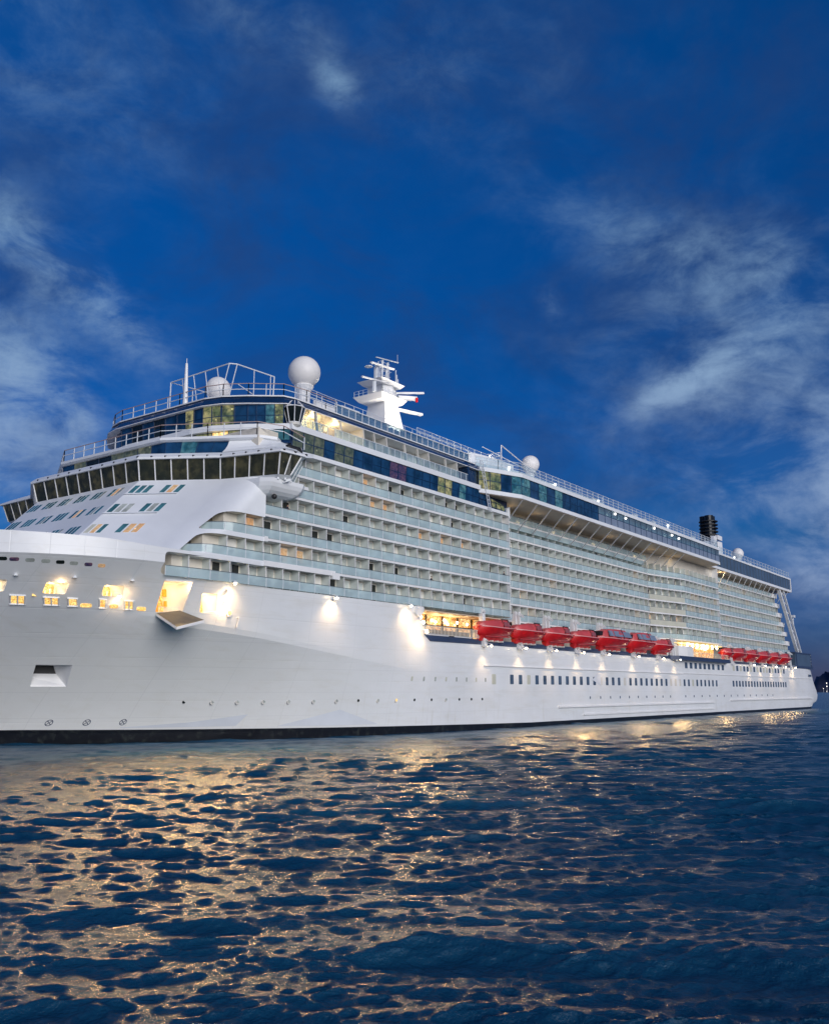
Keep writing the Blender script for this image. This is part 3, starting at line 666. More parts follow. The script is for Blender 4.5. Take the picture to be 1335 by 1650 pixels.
# closing walls where the side steps in and out
for x_, y0, y1, z0, z1 in [(133.95, 78.0, 83.2, 18.0, 35.3), (242.95, 78, 83.2, 18, 37.9)]:
    b = MB(); b.box(x_, x_+.12, y0+.02, y1, z0, z1); part(b, 'end_wall', 'trim')
# thick white fascias at the forward end
for k, x1 in ((1, 89.2), (2, 76.9)):
    b = MB(); b.box(76.38, x1, 77.93, 78.2, ZK[k]-.12, ZK[k]+.52 if k == 1 else ZK[k]+.5); part(b, 'deck_fascia', 'trim')
b = MB(); b.box(88.6, 90.0, 77.85, 78.3, ZK[1]-.55, ZK[1]+.3); part(b, 'deck_fascia_end', 'trim')
# dividers, doors
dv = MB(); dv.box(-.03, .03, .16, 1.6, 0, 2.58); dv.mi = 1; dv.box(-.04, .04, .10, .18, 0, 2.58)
def door_mb(kind):
    b = MB()
    b.mi = 0; b.box(.25, 2.6, 1.46, 1.56, .02, 2.36)
    b.mi = 1; b.box(.34, 1.40, 1.42, 1.48, .08, 2.28)
    b.mi = 2; b.box(1.48, 2.52, 1.40, 1.46, .08, 2.28)
    return b
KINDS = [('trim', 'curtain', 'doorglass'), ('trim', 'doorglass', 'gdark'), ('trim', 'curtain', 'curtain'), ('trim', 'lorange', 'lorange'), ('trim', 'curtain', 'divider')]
vis = sorted(range(len(bays)), key=lambda i: bays[i][0]+2*abs(bays[i][3]-3))
near = set(vis[:100])
d_src = None; k_src = [None]*5; ds = MB(); kss = [MB() for _ in KINDS]
random.seed(12)
def add_x(dst, src, x_, y_, z_, a):
    o = len(dst.v); ca, sa = math.cos(a), math.sin(a)
    dst.v += [(x_+v[0]*ca-v[1]*sa, y_+v[0]*sa+v[1]*ca, z_+v[2]) for v in src.v]; dst.f += [tuple(i+o for i in f) for f in src.f]; dst.k += src.k
bay_kind = []
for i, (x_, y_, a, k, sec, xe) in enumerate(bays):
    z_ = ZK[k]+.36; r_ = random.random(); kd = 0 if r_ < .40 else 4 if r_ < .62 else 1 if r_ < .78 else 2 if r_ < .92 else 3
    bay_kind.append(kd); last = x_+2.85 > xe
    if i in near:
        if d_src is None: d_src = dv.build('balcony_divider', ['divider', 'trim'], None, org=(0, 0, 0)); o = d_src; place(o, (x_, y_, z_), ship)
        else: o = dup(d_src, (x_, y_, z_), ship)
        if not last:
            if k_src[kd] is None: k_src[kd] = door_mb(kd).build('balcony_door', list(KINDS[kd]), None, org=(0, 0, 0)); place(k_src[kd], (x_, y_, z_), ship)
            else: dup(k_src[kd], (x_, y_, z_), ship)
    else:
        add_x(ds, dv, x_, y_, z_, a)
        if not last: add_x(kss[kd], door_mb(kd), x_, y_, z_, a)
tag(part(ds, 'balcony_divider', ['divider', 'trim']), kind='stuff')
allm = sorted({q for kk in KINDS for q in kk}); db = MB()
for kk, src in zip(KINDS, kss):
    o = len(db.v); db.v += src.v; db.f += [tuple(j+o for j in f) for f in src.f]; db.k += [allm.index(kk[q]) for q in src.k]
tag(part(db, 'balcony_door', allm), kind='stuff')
# ================================================================== bridge
def railing(path, h, nm, step=2.0, bars=(1, .5), lean=(0, 0), mt='metal', r=.035, top='pink_rail', panel_m=None):
    """open railing along 3-D points"""
    b = MB(); b.mi = 0; P = [Vector(p) for p in path]; lx = Vector((lean[0], lean[1], 0))
    for p, q in zip(P, P[1:]):
        L = (q-p).length; n_ = max(1, round(L/step))
        for i in range(n_+1):
            c = p.lerp(q, i/n_); b.bar(c, c+lx+Vector((0, 0, h)), r*2, r*2)
        for j, f in enumerate(bars):
            b.mi = 1 if j == 0 else 0; o_ = lx*f+Vector((0, 0, h*f)); b.bar(p+o_, q+o_, r*2.2, r*1.8)
            b.mi = 0
    o = part(b, nm, [mt, top])
    if panel_m:
        b = MB()
        for p, q in zip(P, P[1:]): b.add([p+Vector((0, 0, .05)), q+Vector((0, 0, .05)), q+lx*.95+Vector((0, 0, h*.95)), p+lx*.95+Vector((0, 0, h*.95))], [(0, 1, 2, 3)])
        part(b, 'screen_panel', panel_m, parent=o)
    return o
def symc(port, c):
    p = [q for q in port if abs(q[1]-CL) > .5]; return p+[(a, 2*c-b) for a, b in p][::-1]
def symb(port): return [(a-1.7, b_+.9) if b_ > 130 else (a, b_) for a, b_ in sym(port)]
BR0 = [(68.8, CL), (68.8, 92.3), (74.1, 83.6), (76.35, 76.0), (77.7, 75.3), (81.2, 78.2)]   # sill line
BR1 = [(68.2, CL), (68.2, 92.0), (73.6, 83.2), (75.75, 75.2), (79.0, 74.8), (82.6, 78.0)]   # head line
ZB0, ZB1 = 31.42, 33.9
b = MB(); bot = [(69.1, CL), (69.1, 92.5), (74.5, 84.2), (76.6, 76.4), (77.8, 75.8), (81.2, 78.3)]
b.loft([[(p[0]+.25, p[1], 31.0) for p in symb(bot+[(84, 78.3), (84, CL)][:1])], [(a, c, ZB0) for a, c in symb(BR0+[(84, 78.2)])]]); part(b, 'bridge_floor', 'white')
# curved bracket under the wing
b = MB(); brs = []
for t in [i/7 for i in range(8)]:
    z_ = 31.0-2.2*math.sin(t*math.pi/2); w_ = math.cos(t*math.pi/2)
    yo = 79.2-3.0*w_; x0 = 76.2-1.2*w_; x1 = 79+2.0*w_
    brs.append([(x0-.5*w_, 83.5, z_), (x0, yo+1.5, z_), (x0+.8, yo+.2, z_), (x1, yo, z_), (x1+1.2*w_+.2, yo+1.2, z_), (x1+1.5, 83.5, z_)])
b.loft(brs[::-1]); part(b, 'bridge_wing_bracket', 'white', smooth=False)
b = MB(); ribp = [(74.6, 82.2), (76.5, 76.3), (78, 75.5), (81.2, 78.4)]
for q, d in along(ribp, .9):
    n_ = Vector((-d.y, d.x)); b.bar((q.x, q.y, 31.02), (q.x+n_.x*1.0, q.y+n_.y*1.0, 30.7), .22, .28)
part(b, 'wing_bracket_ribs', 'metal')
b = MB(); b.tube((77.2, 77.6, 29.9), (77.2, 77.6, 29.2), .12); b.ball((77.2, 77.4, 29.0), .33, 10, 8); part(b, 'searchlight', 'black')
b = MB(); b.tube((78.4, 77.9, 30.2), (79.6, 77.7, 29.8), .1); b.tube((79.6, 77.7, 30.1), (79.6, 77.7, 29.5), .22, n=8); part(b, 'searchlight', 'black')
wall_core = [(69.6, CL), (69.6, 92.6), (74.6, 84.3), (77.2, 77.2), (79, 76.6), (81.5, 78.6), (82, 79.8)]
b = MB(); b.prism(symb(wall_core), ZB0+.02, ZB1); part(b, 'bridge_interior', 'dark')
def facet_windows(p0, p1, q0, q1, z0, z1, n, nm, mts, fm='trim', fw_=.13, split=None, out=None, parent=None):
    """panes between sill p0-p1 and head q0-q1; frames as one mesh"""
    p0, p1, q0, q1 = [Vector((*p, z)) for p, z in ((p0, z0), (p1, z0), (q0, z1), (q1, z1))]
    fb = out if out is not None else MB()
    nr = (p1-p0).cross(q0-p0).normalized()
    for i in range(n):
        a, c, d, e_ = p0.lerp(p1, i/n), p0.lerp(p1, (i+1)/n), q0.lerp(q1, (i+1)/n), q0.lerp(q1, i/n)
        mt = mts[i % len(mts)] if not callable(mts) else mts(i)
        b = MB(); b.loft([[v+nr*.0 for v in (a, c, d, e_)], [v-nr*.08 for v in (a, c, d, e_)]]); part(b, nm, mt, parent=parent)
    for i in range(n+1):
        a, e_ = p0.lerp(p1, i/n), q0.lerp(q1, i/n); fb.bar(a, e_, fw_, fw_, nr)
    if split:
        for s_ in split: fb.bar(p0.lerp(q0, s_), p1.lerp(q1, s_), fw_*.8, fw_*.8, nr)
    if out is None: part(fb, nm+'_frame', fm)
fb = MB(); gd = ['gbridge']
sg = [(BR0[1], BR0[2], BR1[1], BR1[2], 5), (BR0[2], BR0[3], BR1[2], BR1[3], 4), (BR0[3], BR0[4], BR1[3], BR1[4], 2)]
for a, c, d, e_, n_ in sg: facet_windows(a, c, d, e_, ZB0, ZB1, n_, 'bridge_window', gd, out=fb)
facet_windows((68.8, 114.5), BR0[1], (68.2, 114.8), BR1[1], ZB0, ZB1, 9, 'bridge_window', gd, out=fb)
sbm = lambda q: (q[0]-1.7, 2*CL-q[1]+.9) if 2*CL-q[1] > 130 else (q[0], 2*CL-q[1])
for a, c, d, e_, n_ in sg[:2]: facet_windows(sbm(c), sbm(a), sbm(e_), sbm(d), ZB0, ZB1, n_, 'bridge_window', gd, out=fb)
facet_windows(BR0[4], BR0[5], BR1[4], BR1[5], ZB0, ZB1, 2, 'bridge_window', ['grail'], out=fb)
part(fb, 'bridge_window_frames', 'trim')
RT0 = [(67.9, CL), (67.9, 91.8), (73.3, 82.9), (75.4, 74.8), (79.4, 74.4), (82.0, 78.2), (82.4, 79.8)]
RT1 = [(68.6, CL), (68.6, 92.1), (74.0, 83.5), (76.4, 75.9), (79.2, 75.6), (81.8, 78.4), (82.2, 79.8)]
b = MB(); b.loft([[(a, c, z_) for a, c in symb(rg)] for rg, z_ in ((RT0, 33.9), (RT0, 34.15), (RT1, 34.75), ([(p[0]+.5, p[1]+.3) for p in RT1], 34.9))]); part(b, 'bridge_roof', 'white')
b = MB()
for q, d in along(RT0[1:5], 1.75): b.box(q.x-.05, q.x+.25, q.y-.05, q.y+.1, 34.1, 34.28)
for i in range(9): b.box(67.85, 68.1, 94+i*2.4, 94.2+i*2.4, 34.1, 34.28)
part(b, 'roof_edge_lamps', 'black')
b = MB(); b.bar((77.0, 75.3, 35.0), (79.0, 75.2, 34.95), .5, .22); b.bar((79.0, 75.2, 34.95), (80.3, 76.2, 34.9), .5, .22); part(b, 'wing_roof_gear', 'black')
# ---- level above the bridge: strip windows under a white brow
L2 = [(70.9, CL), (70.9, 90.3), (75.0, 83.9), (77.3, 80.2), (79.5, 79.0), (86, 79.6)]
b = MB(); b.prism(symc(L2, 101.2), 34.7, 36.62); part(b, 'deckhouse_wall', 'white')
strip = ['gblue', 'gblue', 'gteal', 'gblue']
facet_windows((70.85, 90.3), (74.95, 83.9), (70.8, 90.2), (75.3, 83.3), 34.95, 36.4, 4, 'strip_window', ['gblue', 'lteal', 'gblue', 'gblue'], 'navy', .07)
facet_windows((70.85, 112.1), (70.85, 90.3), (70.8, 112.2), (70.8, 90.2), 34.95, 36.4, 8, 'strip_window', ['gblue', 'lolive', 'gdark', 'gdark', 'lolive', 'lolive', 'lolive', 'gblue'], 'navy', .07)
facet_windows((74.95, 118.5), (70.85, 112.1), (75.2, 119), (70.8, 112.2), 34.95, 36.4, 3, 'strip_window', ['gdark', 'lolive', 'gdark'], 'navy', .07)
BW = [(70.2, CL), (70.2, 90.6), (73.2, 85.2), (76.4, 79.6), (78.6, 78.6), (80.5, 79.6), (86, 80)]
b = MB(); b.loft([[(a, c, z_) for a, c in symc(rg, 101.2)] for rg, z_ in (([(p[0]+.3, p[1]+.25) for p in BW], 36.42), (BW, 36.62), (BW, 36.95))]); part(b, 'brow_deck', 'white')
b = MB(); b.loft([[(79.35, 74.42, 33.9), (79.3, 76.6, 33.9), (79.3, 76.6, 34.85), (79.0, 75.4, 34.8)], [(81.5, 76.6, 34.6), (81.5, 79, 34.6), (81.5, 79, 35.5), (81.5, 77.2, 35.5)], [(84.5, 77.88, 35.33), (84.5, 79.2, 35.33), (84.5, 79.2, 35.86), (84.5, 77.88, 35.86)]]); part(b, 'wing_roof_fairing', 'white')
# solid white cheek between wing roof and brow
ck = [([(73.9, 83.3), (76.2, 76.3), (78.8, 75.6), (81.8, 78.2), (83, 80.5), (75.6, 84.2)], 34.75), ([(74.3, 83.2), (76.8, 77.2), (78.9, 76.5), (82.4, 78.25), (84, 80.5), (75.7, 84.2)], 35.2),
      ([(74.7, 83.2), (77.2, 78.3), (79.0, 77.5), (83, 78.25), (84, 80.5), (75.8, 84.2)], 35.8), ([(74.9, 83.2), (77.2, 79.2), (79.2, 78.6), (83, 78.3), (84, 80.5), (75.9, 84.2)], 36.4)]
b = MB(); b.loft([[(a, c, z_) for a, c in pp] for pp, z_ in ck]); part(b, 'wing_cheek', 'white', smooth=False)
railing([(75.0, 119.5, 36.95), (70.4, 111.4, 36.95), (70.3, 90.7, 36.95), (73.2, 85.3, 36.95), (76.3, 79.8, 36.95), (79.0, 77.9, 36.7), (82.3, 77.5, 35.9)], 1.65, 'forward_railing', 2.3, (1, .55), r=.045)
# ---- lounge levels
L3 = [(75.6, CL), (75.4, 90), (76.6, 85.3), (79.2, 80.6), (80.6, 78.35), (86, 78.3)]
b = MB(); b.prism(symc(L3, 97), 36.6, 38.45); part(b, 'lounge_lower_wall', 'navy')
facet_windows((75.5, 98), (75.3, 90), (75.5, 98), (75.3, 90), 37.0, 38.3, 4, 'lounge_window', ['gdark', 'gblue', 'gdark', 'lolive'], 'navy', .1)
facet_windows((75.3, 90), (76.5, 85.2), (75.3, 90), (76.5, 85.2), 37.0, 38.3, 2, 'lounge_window', ['lgreen', 'lwarm'], 'navy', .1)
facet_windows((76.5, 85.2), (79.1, 80.5), (76.5, 85.2), (79.1, 80.5), 37.0, 38.3, 3, 'lounge_window', ['lgreen', 'gblue', 'gblue'], 'navy', .1)
facet_windows((79.1, 80.5), (80.5, 78.25), (79.1, 80.5), (80.5, 78.25), 37.0, 38.3, 1, 'lounge_window', ['gteal'], 'navy', .1)
WB = [(74.9, CL), (74.7, 90.5), (75.3, 87.2), (77.2, 83.2), (79.6, 79.6), (80.6, 77.95), (86, 77.95)]
b = MB(); b.prism(symc(WB, 97), 38.4, 39.12); part(b, 'lounge_band', 'white')
L4 = [(75.4, CL), (75.1, 93.5), (75.15, 88.6), (75.9, 85.9), (77.6, 83.0), (80.2, 79.2)]
b = MB(); b.prism(symc([(p[0]+.3, p[1]+.2) for p in L4[1:]]+[(82, 79.3)], 97), 39.1, 42.0); part(b, 'lounge_wall', 'navy')
pal = {0: ['gdark', 'lolive', 'gdark', 'gblue', 'lolive', 'gdark', 'lolive'], 1: ['gblue', 'lgreen', 'gblue'], 2: ['lgreen', 'lgreen'], 3: ['lgreen', 'gblue'], 4: ['gblue', 'gblue', 'lteal', 'lgreen']}
facet_windows((75.15, 105.3), (75.1, 100.5), (74.95, 105.3), (74.9, 100.5), 39.15, 41.6, 2, 'lounge_window', ['gblue', 'gdark'], 'navy', .12, (.45,))
facet_windows((75.1, 100.5), L4[1], (74.9, 100.5), (74.9, 93.5), 39.15, 41.6, 3, 'lounge_window', ['gblue', 'gdark', 'gblue'], 'navy', .12, (.45,))
for i in range(1, 5): facet_windows(L4[i], L4[i+1], (L4[i][0]-.25, L4[i][1]-.1), (L4[i+1][0]-.2, L4[i+1][1]-.2), 39.15, 41.6, len(pal[i]), 'lounge_window', pal[i], 'navy', .12, (.45,))
V0 = [(74.5, CL), (74.3, 93.4), (74.4, 88.2), (75.2, 85.3), (77.0, 82.5), (80.0, 78.6), (82, 78.0), (125, 78.0)]
V1 = [(75.3, CL), (75.1, 93.4), (75.1, 88.4), (75.8, 85.8), (77.5, 83.0), (80.3, 79.4), (82, 78.9), (125, 78.9)]
b = MB(); b.loft([[(a, c, z_) for a, c in symc(rg, 97)] for rg, z_ in ((V0, 41.62), (V0, 41.72))]); part(b, 'visor_edge', 'trim')
b = MB(); b.loft([[(a, c, z_) for a, c in symc(rg, 97)] for rg, z_ in ((V0, 41.73), (V1, 42.75))]); part(b, 'navy_visor', 'navy')
b = MB(); b.loft([[(a, c, z_) for a, c in symc(rg, 97)] for rg, z_ in (([(p[0]-.15, p[1]-.15) for p in V1], 42.76), ([(p[0]-.15, p[1]-.15) for p in V1], 42.92))]); part(b, 'roof_edge', 'trim')
RV = [(77.6, 111, 42.9), (75.9, 108.2, 42.9), (75.2, 105.6, 42.9), (75.2, 93.4, 42.9), (75.2, 88.4, 42.9), (75.9, 85.8, 42.9), (77.6, 83.0, 42.9), (80.4, 79.5, 42.9), (84, 78.9, 42.9), (90, 78.9, 42.9)]
railing(RV, 1.65, 'roof_railing', 2.4, (1, .55), r=.045)
# navy visor edge shows at aft side too; windscreen along the roof
b = MB(); b.box(90, 123.5, 79.25, 79.3, 42.95, 44.25); part(b, 'roof_windscreen', 'grail2')
b = MB(); b.bar((90, 79.2, 44.28), (123.5, 79.2, 44.28), .12, .10)
for i in range(24): b.bar((90+i*1.45, 79.2, 42.95), (90+i*1.45, 79.2, 44.28), .06, .08)
part(b, 'windscreen_frame', 'trim')
railing([(84, 80.6, 43.9), (90, 80.9, 43.9), (124, 80.9, 43.9), (133, 80.9, 43.3)], 1.9, 'upper_railing', 2.0, (1, .66, .33), r=.03, top='metal')
b = MB(); b.box(88, 124, 81.0, 81.4, 42.9, 44.7); b.box(94, 98, 81.5, 86, 43, 45.6); part(b, 'roof_deckhouse', 'trim')
# ---- long bands and the window row on the side
b = MB(); b.box(84.4, 134.05, 77.88, 80.5, 35.33, 35.86); part(b, 'side_band', 'white')
b = MB(); b.box(81, 134, 78.35, 80.0, 35.8, 38.4); part(b, 'side_lounge_wall', 'navy')
sidepal = ['lolive', 'lolive', 'lolive', 'gblue', 'lolive', 'lolive', 'gblue', 'gblue', 'gblue', 'gblue', 'lpink', 'lpink', 'gblue', 'gblue', 'gblue', 'gblue', 'lgreen', 'lgreen', 'gblue', 'lteal', 'gblue', 'gblue']
facet_windows((80.8, 78.25), (124.8, 78.25), (80.8, 78.1), (124.8, 78.1), 35.86, 38.3, 22, 'side_lounge_window', sidepal, 'navy', .12, (.5,))
b = MB(); b.prismY([(124.9, 38.3), (126.6, 38.3), (133.9, 36.2), (133.9, 35.9), (124.9, 35.9)], 78.2, 78.35); part(b, 'slanted_window', 'gblue')
b = MB(); b.prismY([(128.4, 37.5), (132.4, 37.0), (132.9, 36.1), (128.9, 36.2)], 78.12, 78.19); part(b, 'slanted_window', 'lgreen')
b = MB()
for x_ in (127.2, 128.6, 130.2, 131.7): b.bar((x_, 78.1, 35.9), (x_-.4, 78.1, 38.0-(x_-127)*.25), .1, .1)
b.bar((125, 78.1, 37.0), (133, 78.1, 36.9), .1, .1); part(b, 'slanted_window_frame', 'navy')
b = MB(); b.prismY([(133.2, 36.6), (134.2, 37.0), (134.2, 34.9), (133.6, 35.3)], 77.9, 78.6); part(b, 'side_band_end', 'white')
b = MB(); b.box(80.4, 124.9, 77.88, 80.5, 38.35, 39.12); part(b, 'suite_band', 'white')
# suites behind slanted fins
b = MB(); b.box(82, 121.4, 80.6, 84, 39.1, 41.7); part(b, 'suite_wall', 'wall')
for i, (x_, mt) in enumerate([(82.6, 'doorglass'), (86.0, 'lwarm'), (89.2, 'lorange'), (93, 'wall'), (96.5, 'doorglass'), (100.5, 'curtain'), (104.3, 'doorglass'), (108.3, 'curtain'), (112, 'doorglass'), (116.5, 'doorglass')]):
    b = MB(); b.box(x_, x_+2.3, 80.48, 80.62, 39.2, 41.2); part(b, 'suite_door', mt)
b = MB(); b.box(81.5, 121.2, 78.02, 78.06, 39.12, 40.25); ro = part(b, 'suite_glass_railing', 'gclear')
b = MB(); b.bar((81.5, 78.04, 40.28), (121.2, 78.04, 40.28), .08, .07)
for i in range(28): b.box(81.5+i*1.45, 81.56+i*1.45, 78.0, 78.08, 39.12, 40.28)
part(b, 'suite_rail', 'metal', parent=ro)
for x_ in (84.9, 89.8, 94.6, 97.0, 99.8, 104.2, 107.4, 110.2, 114.8, 118):
    b = MB(); b.prismY([(x_, 41.65), (x_+.22, 41.65), (x_+.75, 39.12), (x_+.5, 39.12)], 78.1, 80.5 if x_ in (94.6, 99.8, 110.2, 118) else 78.4); part(b, 'suite_fin', 'fin')
b = MB(); b.box(121.2, 121.6, 78.0, 84, 39.1, 41.7); part(b, 'suite_end_wall', 'navy')
b = MB(); b.box(121.4, 134, 78.6, 84, 39.1, 42.6); part(b, 'stair_wall', 'navy')
# corner turret of glass
b = MB(); tc_ = (81.2, 78.3); tr = MB(); an = [R(a) for a in range(-180, 180, 45)]
rg = lambda r_, z_: [(tc_[0]+r_*math.cos(a), tc_[1]+r_*math.sin(a), z_) for a in an]
b.loft([rg(.85, 39.3), rg(1.35, 41.3)]); part(b, 'corner_turret_glass', 'gdark')
for a0, a1, a2 in zip(rg(.87, 39.3), rg(1.38, 41.3), rg(.5, 42.2)): tr.bar(a0, a1, .09, .09, (1, 0, 0)); tr.bar(a1, a2, .08, .08, (1, 0, 0))
for r_, z_ in ((.87, 39.3), (1.38, 41.3)):
    q = rg(r_, z_)
    for a0, a1 in zip(q, q[1:]+q[:1]): tr.bar(a0, a1, .09, .09)
part(tr, 'corner_turret_frame', 'trim')
b = MB(); b.lathe((*tc_, 0), [(.5, 38.75), (.85, 39.0), (.85, 39.28)], 12); part(b, 'corner_turret_base', 'fin')
# ladder truss beside the slanted glass
b = MB()
for dx in (0, .7):
    b.bar((124.0+dx, 77.4, 43.2), (127.0+dx, 77.6, 35.1), .1, .1)
for i in range(14):
    t = i/13; x_ = 124.0+3.0*t; z_ = 43.2-8.1*t; b.bar((x_, 77.45+.15*t, z_), (x_+.7, 77.45+.15*t, z_), .06, .06)
part(b, 'escape_ladder', 'metal')
# ================================================================== overhanging glazed decks
OV = [(124.6, 78.05), (129.0, 76.4), (133.3, 74.9), (236, 74.9), (238.4, 78), (243, 78)]
def strip_part(path, d0, d1, z0, z1, nm, mt, parent=None):
    b = MB(); strip_prism(b, path, d0, d1, z0, z1); return part(b, nm, mt, parent=parent)
strip_part(OV, 0, 9, 37.95, 38.62, 'pool_deck_band', 'white')
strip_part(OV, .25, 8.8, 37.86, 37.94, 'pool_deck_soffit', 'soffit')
strip_part(OV, .9, 3, 38.6, 41.5, 'pool_deck_wall', 'gteal')
strip_part(OV, -.15, 6, 41.62, 42.3, 'pool_roof_band', 'white')
fb = MB(); i = 0
random.seed(21)
for a, c, n_ in ((OV[0], OV[1], 2), (OV[1], OV[2], 2), (OV[2], OV[3], 34)):
    A_, Cc = offset([a, c], .12)
    for j in range(n_):
        p, q = Vector(A_).lerp(Vector(Cc), j/n_), Vector(A_).lerp(Vector(Cc), (j+1)/n_)
        mt = 'lgreen' if i < 2 else (random.choice(['lteal', 'gblue', 'gblue', 'lteal']) if i < 9 else 'gblue' if i < 14 else 'ggrey')
        for z0, z1 in ((38.62, 40.15), (40.2, 41.6)):
            b = MB(); b.prism([(p.x, p.y), (q.x, q.y), (q.x, q.y+.06), (p.x, p.y+.06)], z0, z1); part(b, 'pool_deck_window', mt if not (i >= 14 and z0 > 40) else 'gclear')
        fb.bar((p.x, p.y-.02, 38.6), (p.x, p.y-.02, 41.65), .10, .10); i += 1
    fb.bar((*A_, 40.17), (*Cc, 40.17), .09, .09)
part(fb, 'pool_deck_window_frame', 'navy')
strip_part([(236, 74.95), (238.4, 78.02), (243, 78.02)], .1, .2, 38.6, 41.6, 'grey_screen', 'ggrey')
OV2 = [(243.2, 78.0), (317.5, 78.0)]
strip_part(OV2, 0, 9, 37.9, 38.6, 'aft_deck_band', 'white')
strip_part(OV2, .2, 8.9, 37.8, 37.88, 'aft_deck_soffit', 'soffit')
strip_part(OV2, .1, .5, 38.6, 42.0, 'aft_dark_screen', 'slate')
strip_part(OV2, -.1, 8, 42.0, 42.5, 'aft_roof_band', 'white')
fb = MB()
for k in range(26): fb.box(243.2+k*2.97, 243.3+k*2.97, 78.02, 78.1, 38.6, 42.0)
part(fb, 'aft_screen_frame', 'rail')
b = MB(); b.box(317.4, 318.2, 78, 100, 38.0, 42.5); part(b, 'aft_deck_end', 'trim')
b = MB(); b.prism(sym([(124.5, CL), (124.5, 80), (236, 80), (317, 80)]), 38.0, 42.45); part(b, 'upper_deckhouse', 'trim')
# struts bracing the overhang, with slanted wind panels between them
sb = []
x_ = 136.5
while x_ < 214:
    b = MB(); b.bar((x_-2.6, 75.2, 37.88), (x_+.6, 80.95, 34.3), .16, .16); part(b, 'overhang_strut', 'trim'); x_ += 5.15
for i in range(15):
    b = MB(); x_ = 247+i*4.9; b.bar((x_-1.6, 78.2, 37.85), (x_+.4, 80.95, 34.3), .16, .16); part(b, 'overhang_strut', 'trim')
strip_part([(134, 80.9), (200, 80.9)], -.02, .06, 34.35, 35.3, 'slanted_wind_screen', 'grail')
# rails and clutter on the long roof
railing([(124.5, 78.6, 42.3), (129, 77.0, 42.3), (133.3, 75.3, 42.3), (236, 75.3, 42.3), (243, 78.4, 42.3)], 1.9, 'pool_roof_railing', 2.4, (1, .7, .4), r=.035, top='metal', panel_m='gclear')
railing([(243, 78.4, 42.5), (317.5, 78.4, 42.5)], 1.9, 'aft_roof_railing', 3, (1, .5), r=.04, top='metal', panel_m='gclear')
b = MB(); b.prism([(124.5, 79.5), (129, 78.2), (136, 76.6), (170, 76.6), (170, 82), (124.5, 84)], 42.3, 43.4); part(b, 'roof_block', 'white')
b = MB(); b.prism([(126, 80.5), (131, 79.4), (138, 79.2), (138, 84), (126, 84)], 43.4, 45.4); part(b, 'roof_block', 'white')
b = MB(); b.bar((130, 76.9, 46.9), (141, 76.0, 43.6), .14, .12); b.bar((130, 76.9, 46.9), (130, 76.9, 42.5), .12, .12); b.bar((129, 80, 46.9), (141, 76.0, 43.6), .1, .1); part(b, 'roof_boom', 'trim')
railing([(112, 81.5, 44.6), (133, 81.5, 44.6), (133, 79, 44.6)], 2.0, 'upper_railing', 2.0, (1, .66, .33), r=.03, top='metal', panel_m='gclear')
random.seed(9)
for i in range(34):
    x_ = 140+i*5.2; s_ = random.uniform(.5, 1.3); b = MB(); b.box(x_, x_+s_*1.6, 77.2+(3 if x_ > 236 else 0), 78.2+(3 if x_ > 236 else 0), 42.4, 42.9+s_*.8)
    if random.random() < .4: b.tube((x_+.5, 77.8+(3 if x_ > 236 else 0), 42.4), (x_+.5, 77.8+(3 if x_ > 236 else 0), 45.2), .05)
    part(b, 'roof_locker', random.choice(['trim', 'fin', 'metal']))
for x_, z_ in [(171.3, 41.2), (176.5, 41.1), (192, 41.2), (202.6, 41.1), (206.9, 40.9)]:
    b = MB(); b.ball((x_, 74.85, z_), .22, 8, 6); part(b, 'deck_lamp', 'bulbw')
for x_, y_, z_ in [(202.2, 75.6, 43.4), (166, 76, 43.2), (148, 76.2, 43.3), (133, 77.2, 43.6), (238, 78.5, 43.2), (262, 79, 43.2)]:
    b = MB(); b.ball((x_, y_, z_), .26, 8, 6); b.tube((x_, y_, 42.3), (x_, y_, z_), .05); part(b, 'deck_lamp', 'bulbw')
# ---- stern end of the decks
b = MB()
for y0 in (78.9, 83.5):
    b.bar((305.6, y0, 37.9), (323.5, y0, 17.8), .9, .7); b.bar((311, y0, 37.9), (328, y0, 17.8), .6, .5)
for i in range(8):
    t = i/7; b.bar((305.6+17.9*t, 79, 37.9-20.1*t), (311+17*t, 79, 37.9-20.1*min(1, t+.07)), .25, .25)
part(b, 'stern_braces', 'white')
for k in range(1, 7):
    b = MB(); x_ = aftx(ZK[k]+1); b.box(x_-4, x_+1.2, 80.6, 82, ZK[k]-.05, ZK[k]+1.3); part(b, 'deck_end_panel', 'trim')
b = MB(); b.tube((322, 80, 29.5), (326, 80, 29.5), .15); b.tube((325.5, 80, 18), (325.5, 80, 30.4), .12); b.box(324.4, 326.6, 79.5, 80.5, 30.2, 31); part(b, 'stern_lamp_post', 'metal')
b = MB(); b.box(316.5, 336.5, 78.1, 96, 13.96, 17.9); part(b, 'stern_deckhouse', 'slate')
b = MB(); b.box(316, 337.2, 77.95, 96.2, 17.9, 18.4); b.box(317.6, 318.4, 78.0, 78.12, 14, 17.9); b.box(316, 338.6, 77.86, 78.1, 13.2, 14.0); part(b, 'stern_deckhouse_trim', 'strip')
railing([(336.5, 78.4, 13.9), (338.5, 78.4, 13.9), (338.5, 84, 13.9)], 4.0, 'stern_railing', 1.0, (1, .75, .5, .25), r=.05, top='metal')
b = MB(); b.box(331.5, 335, 77.9, 78.0, 10.6, 11.3); part(b, 'stern_name_plate', 'hwin')
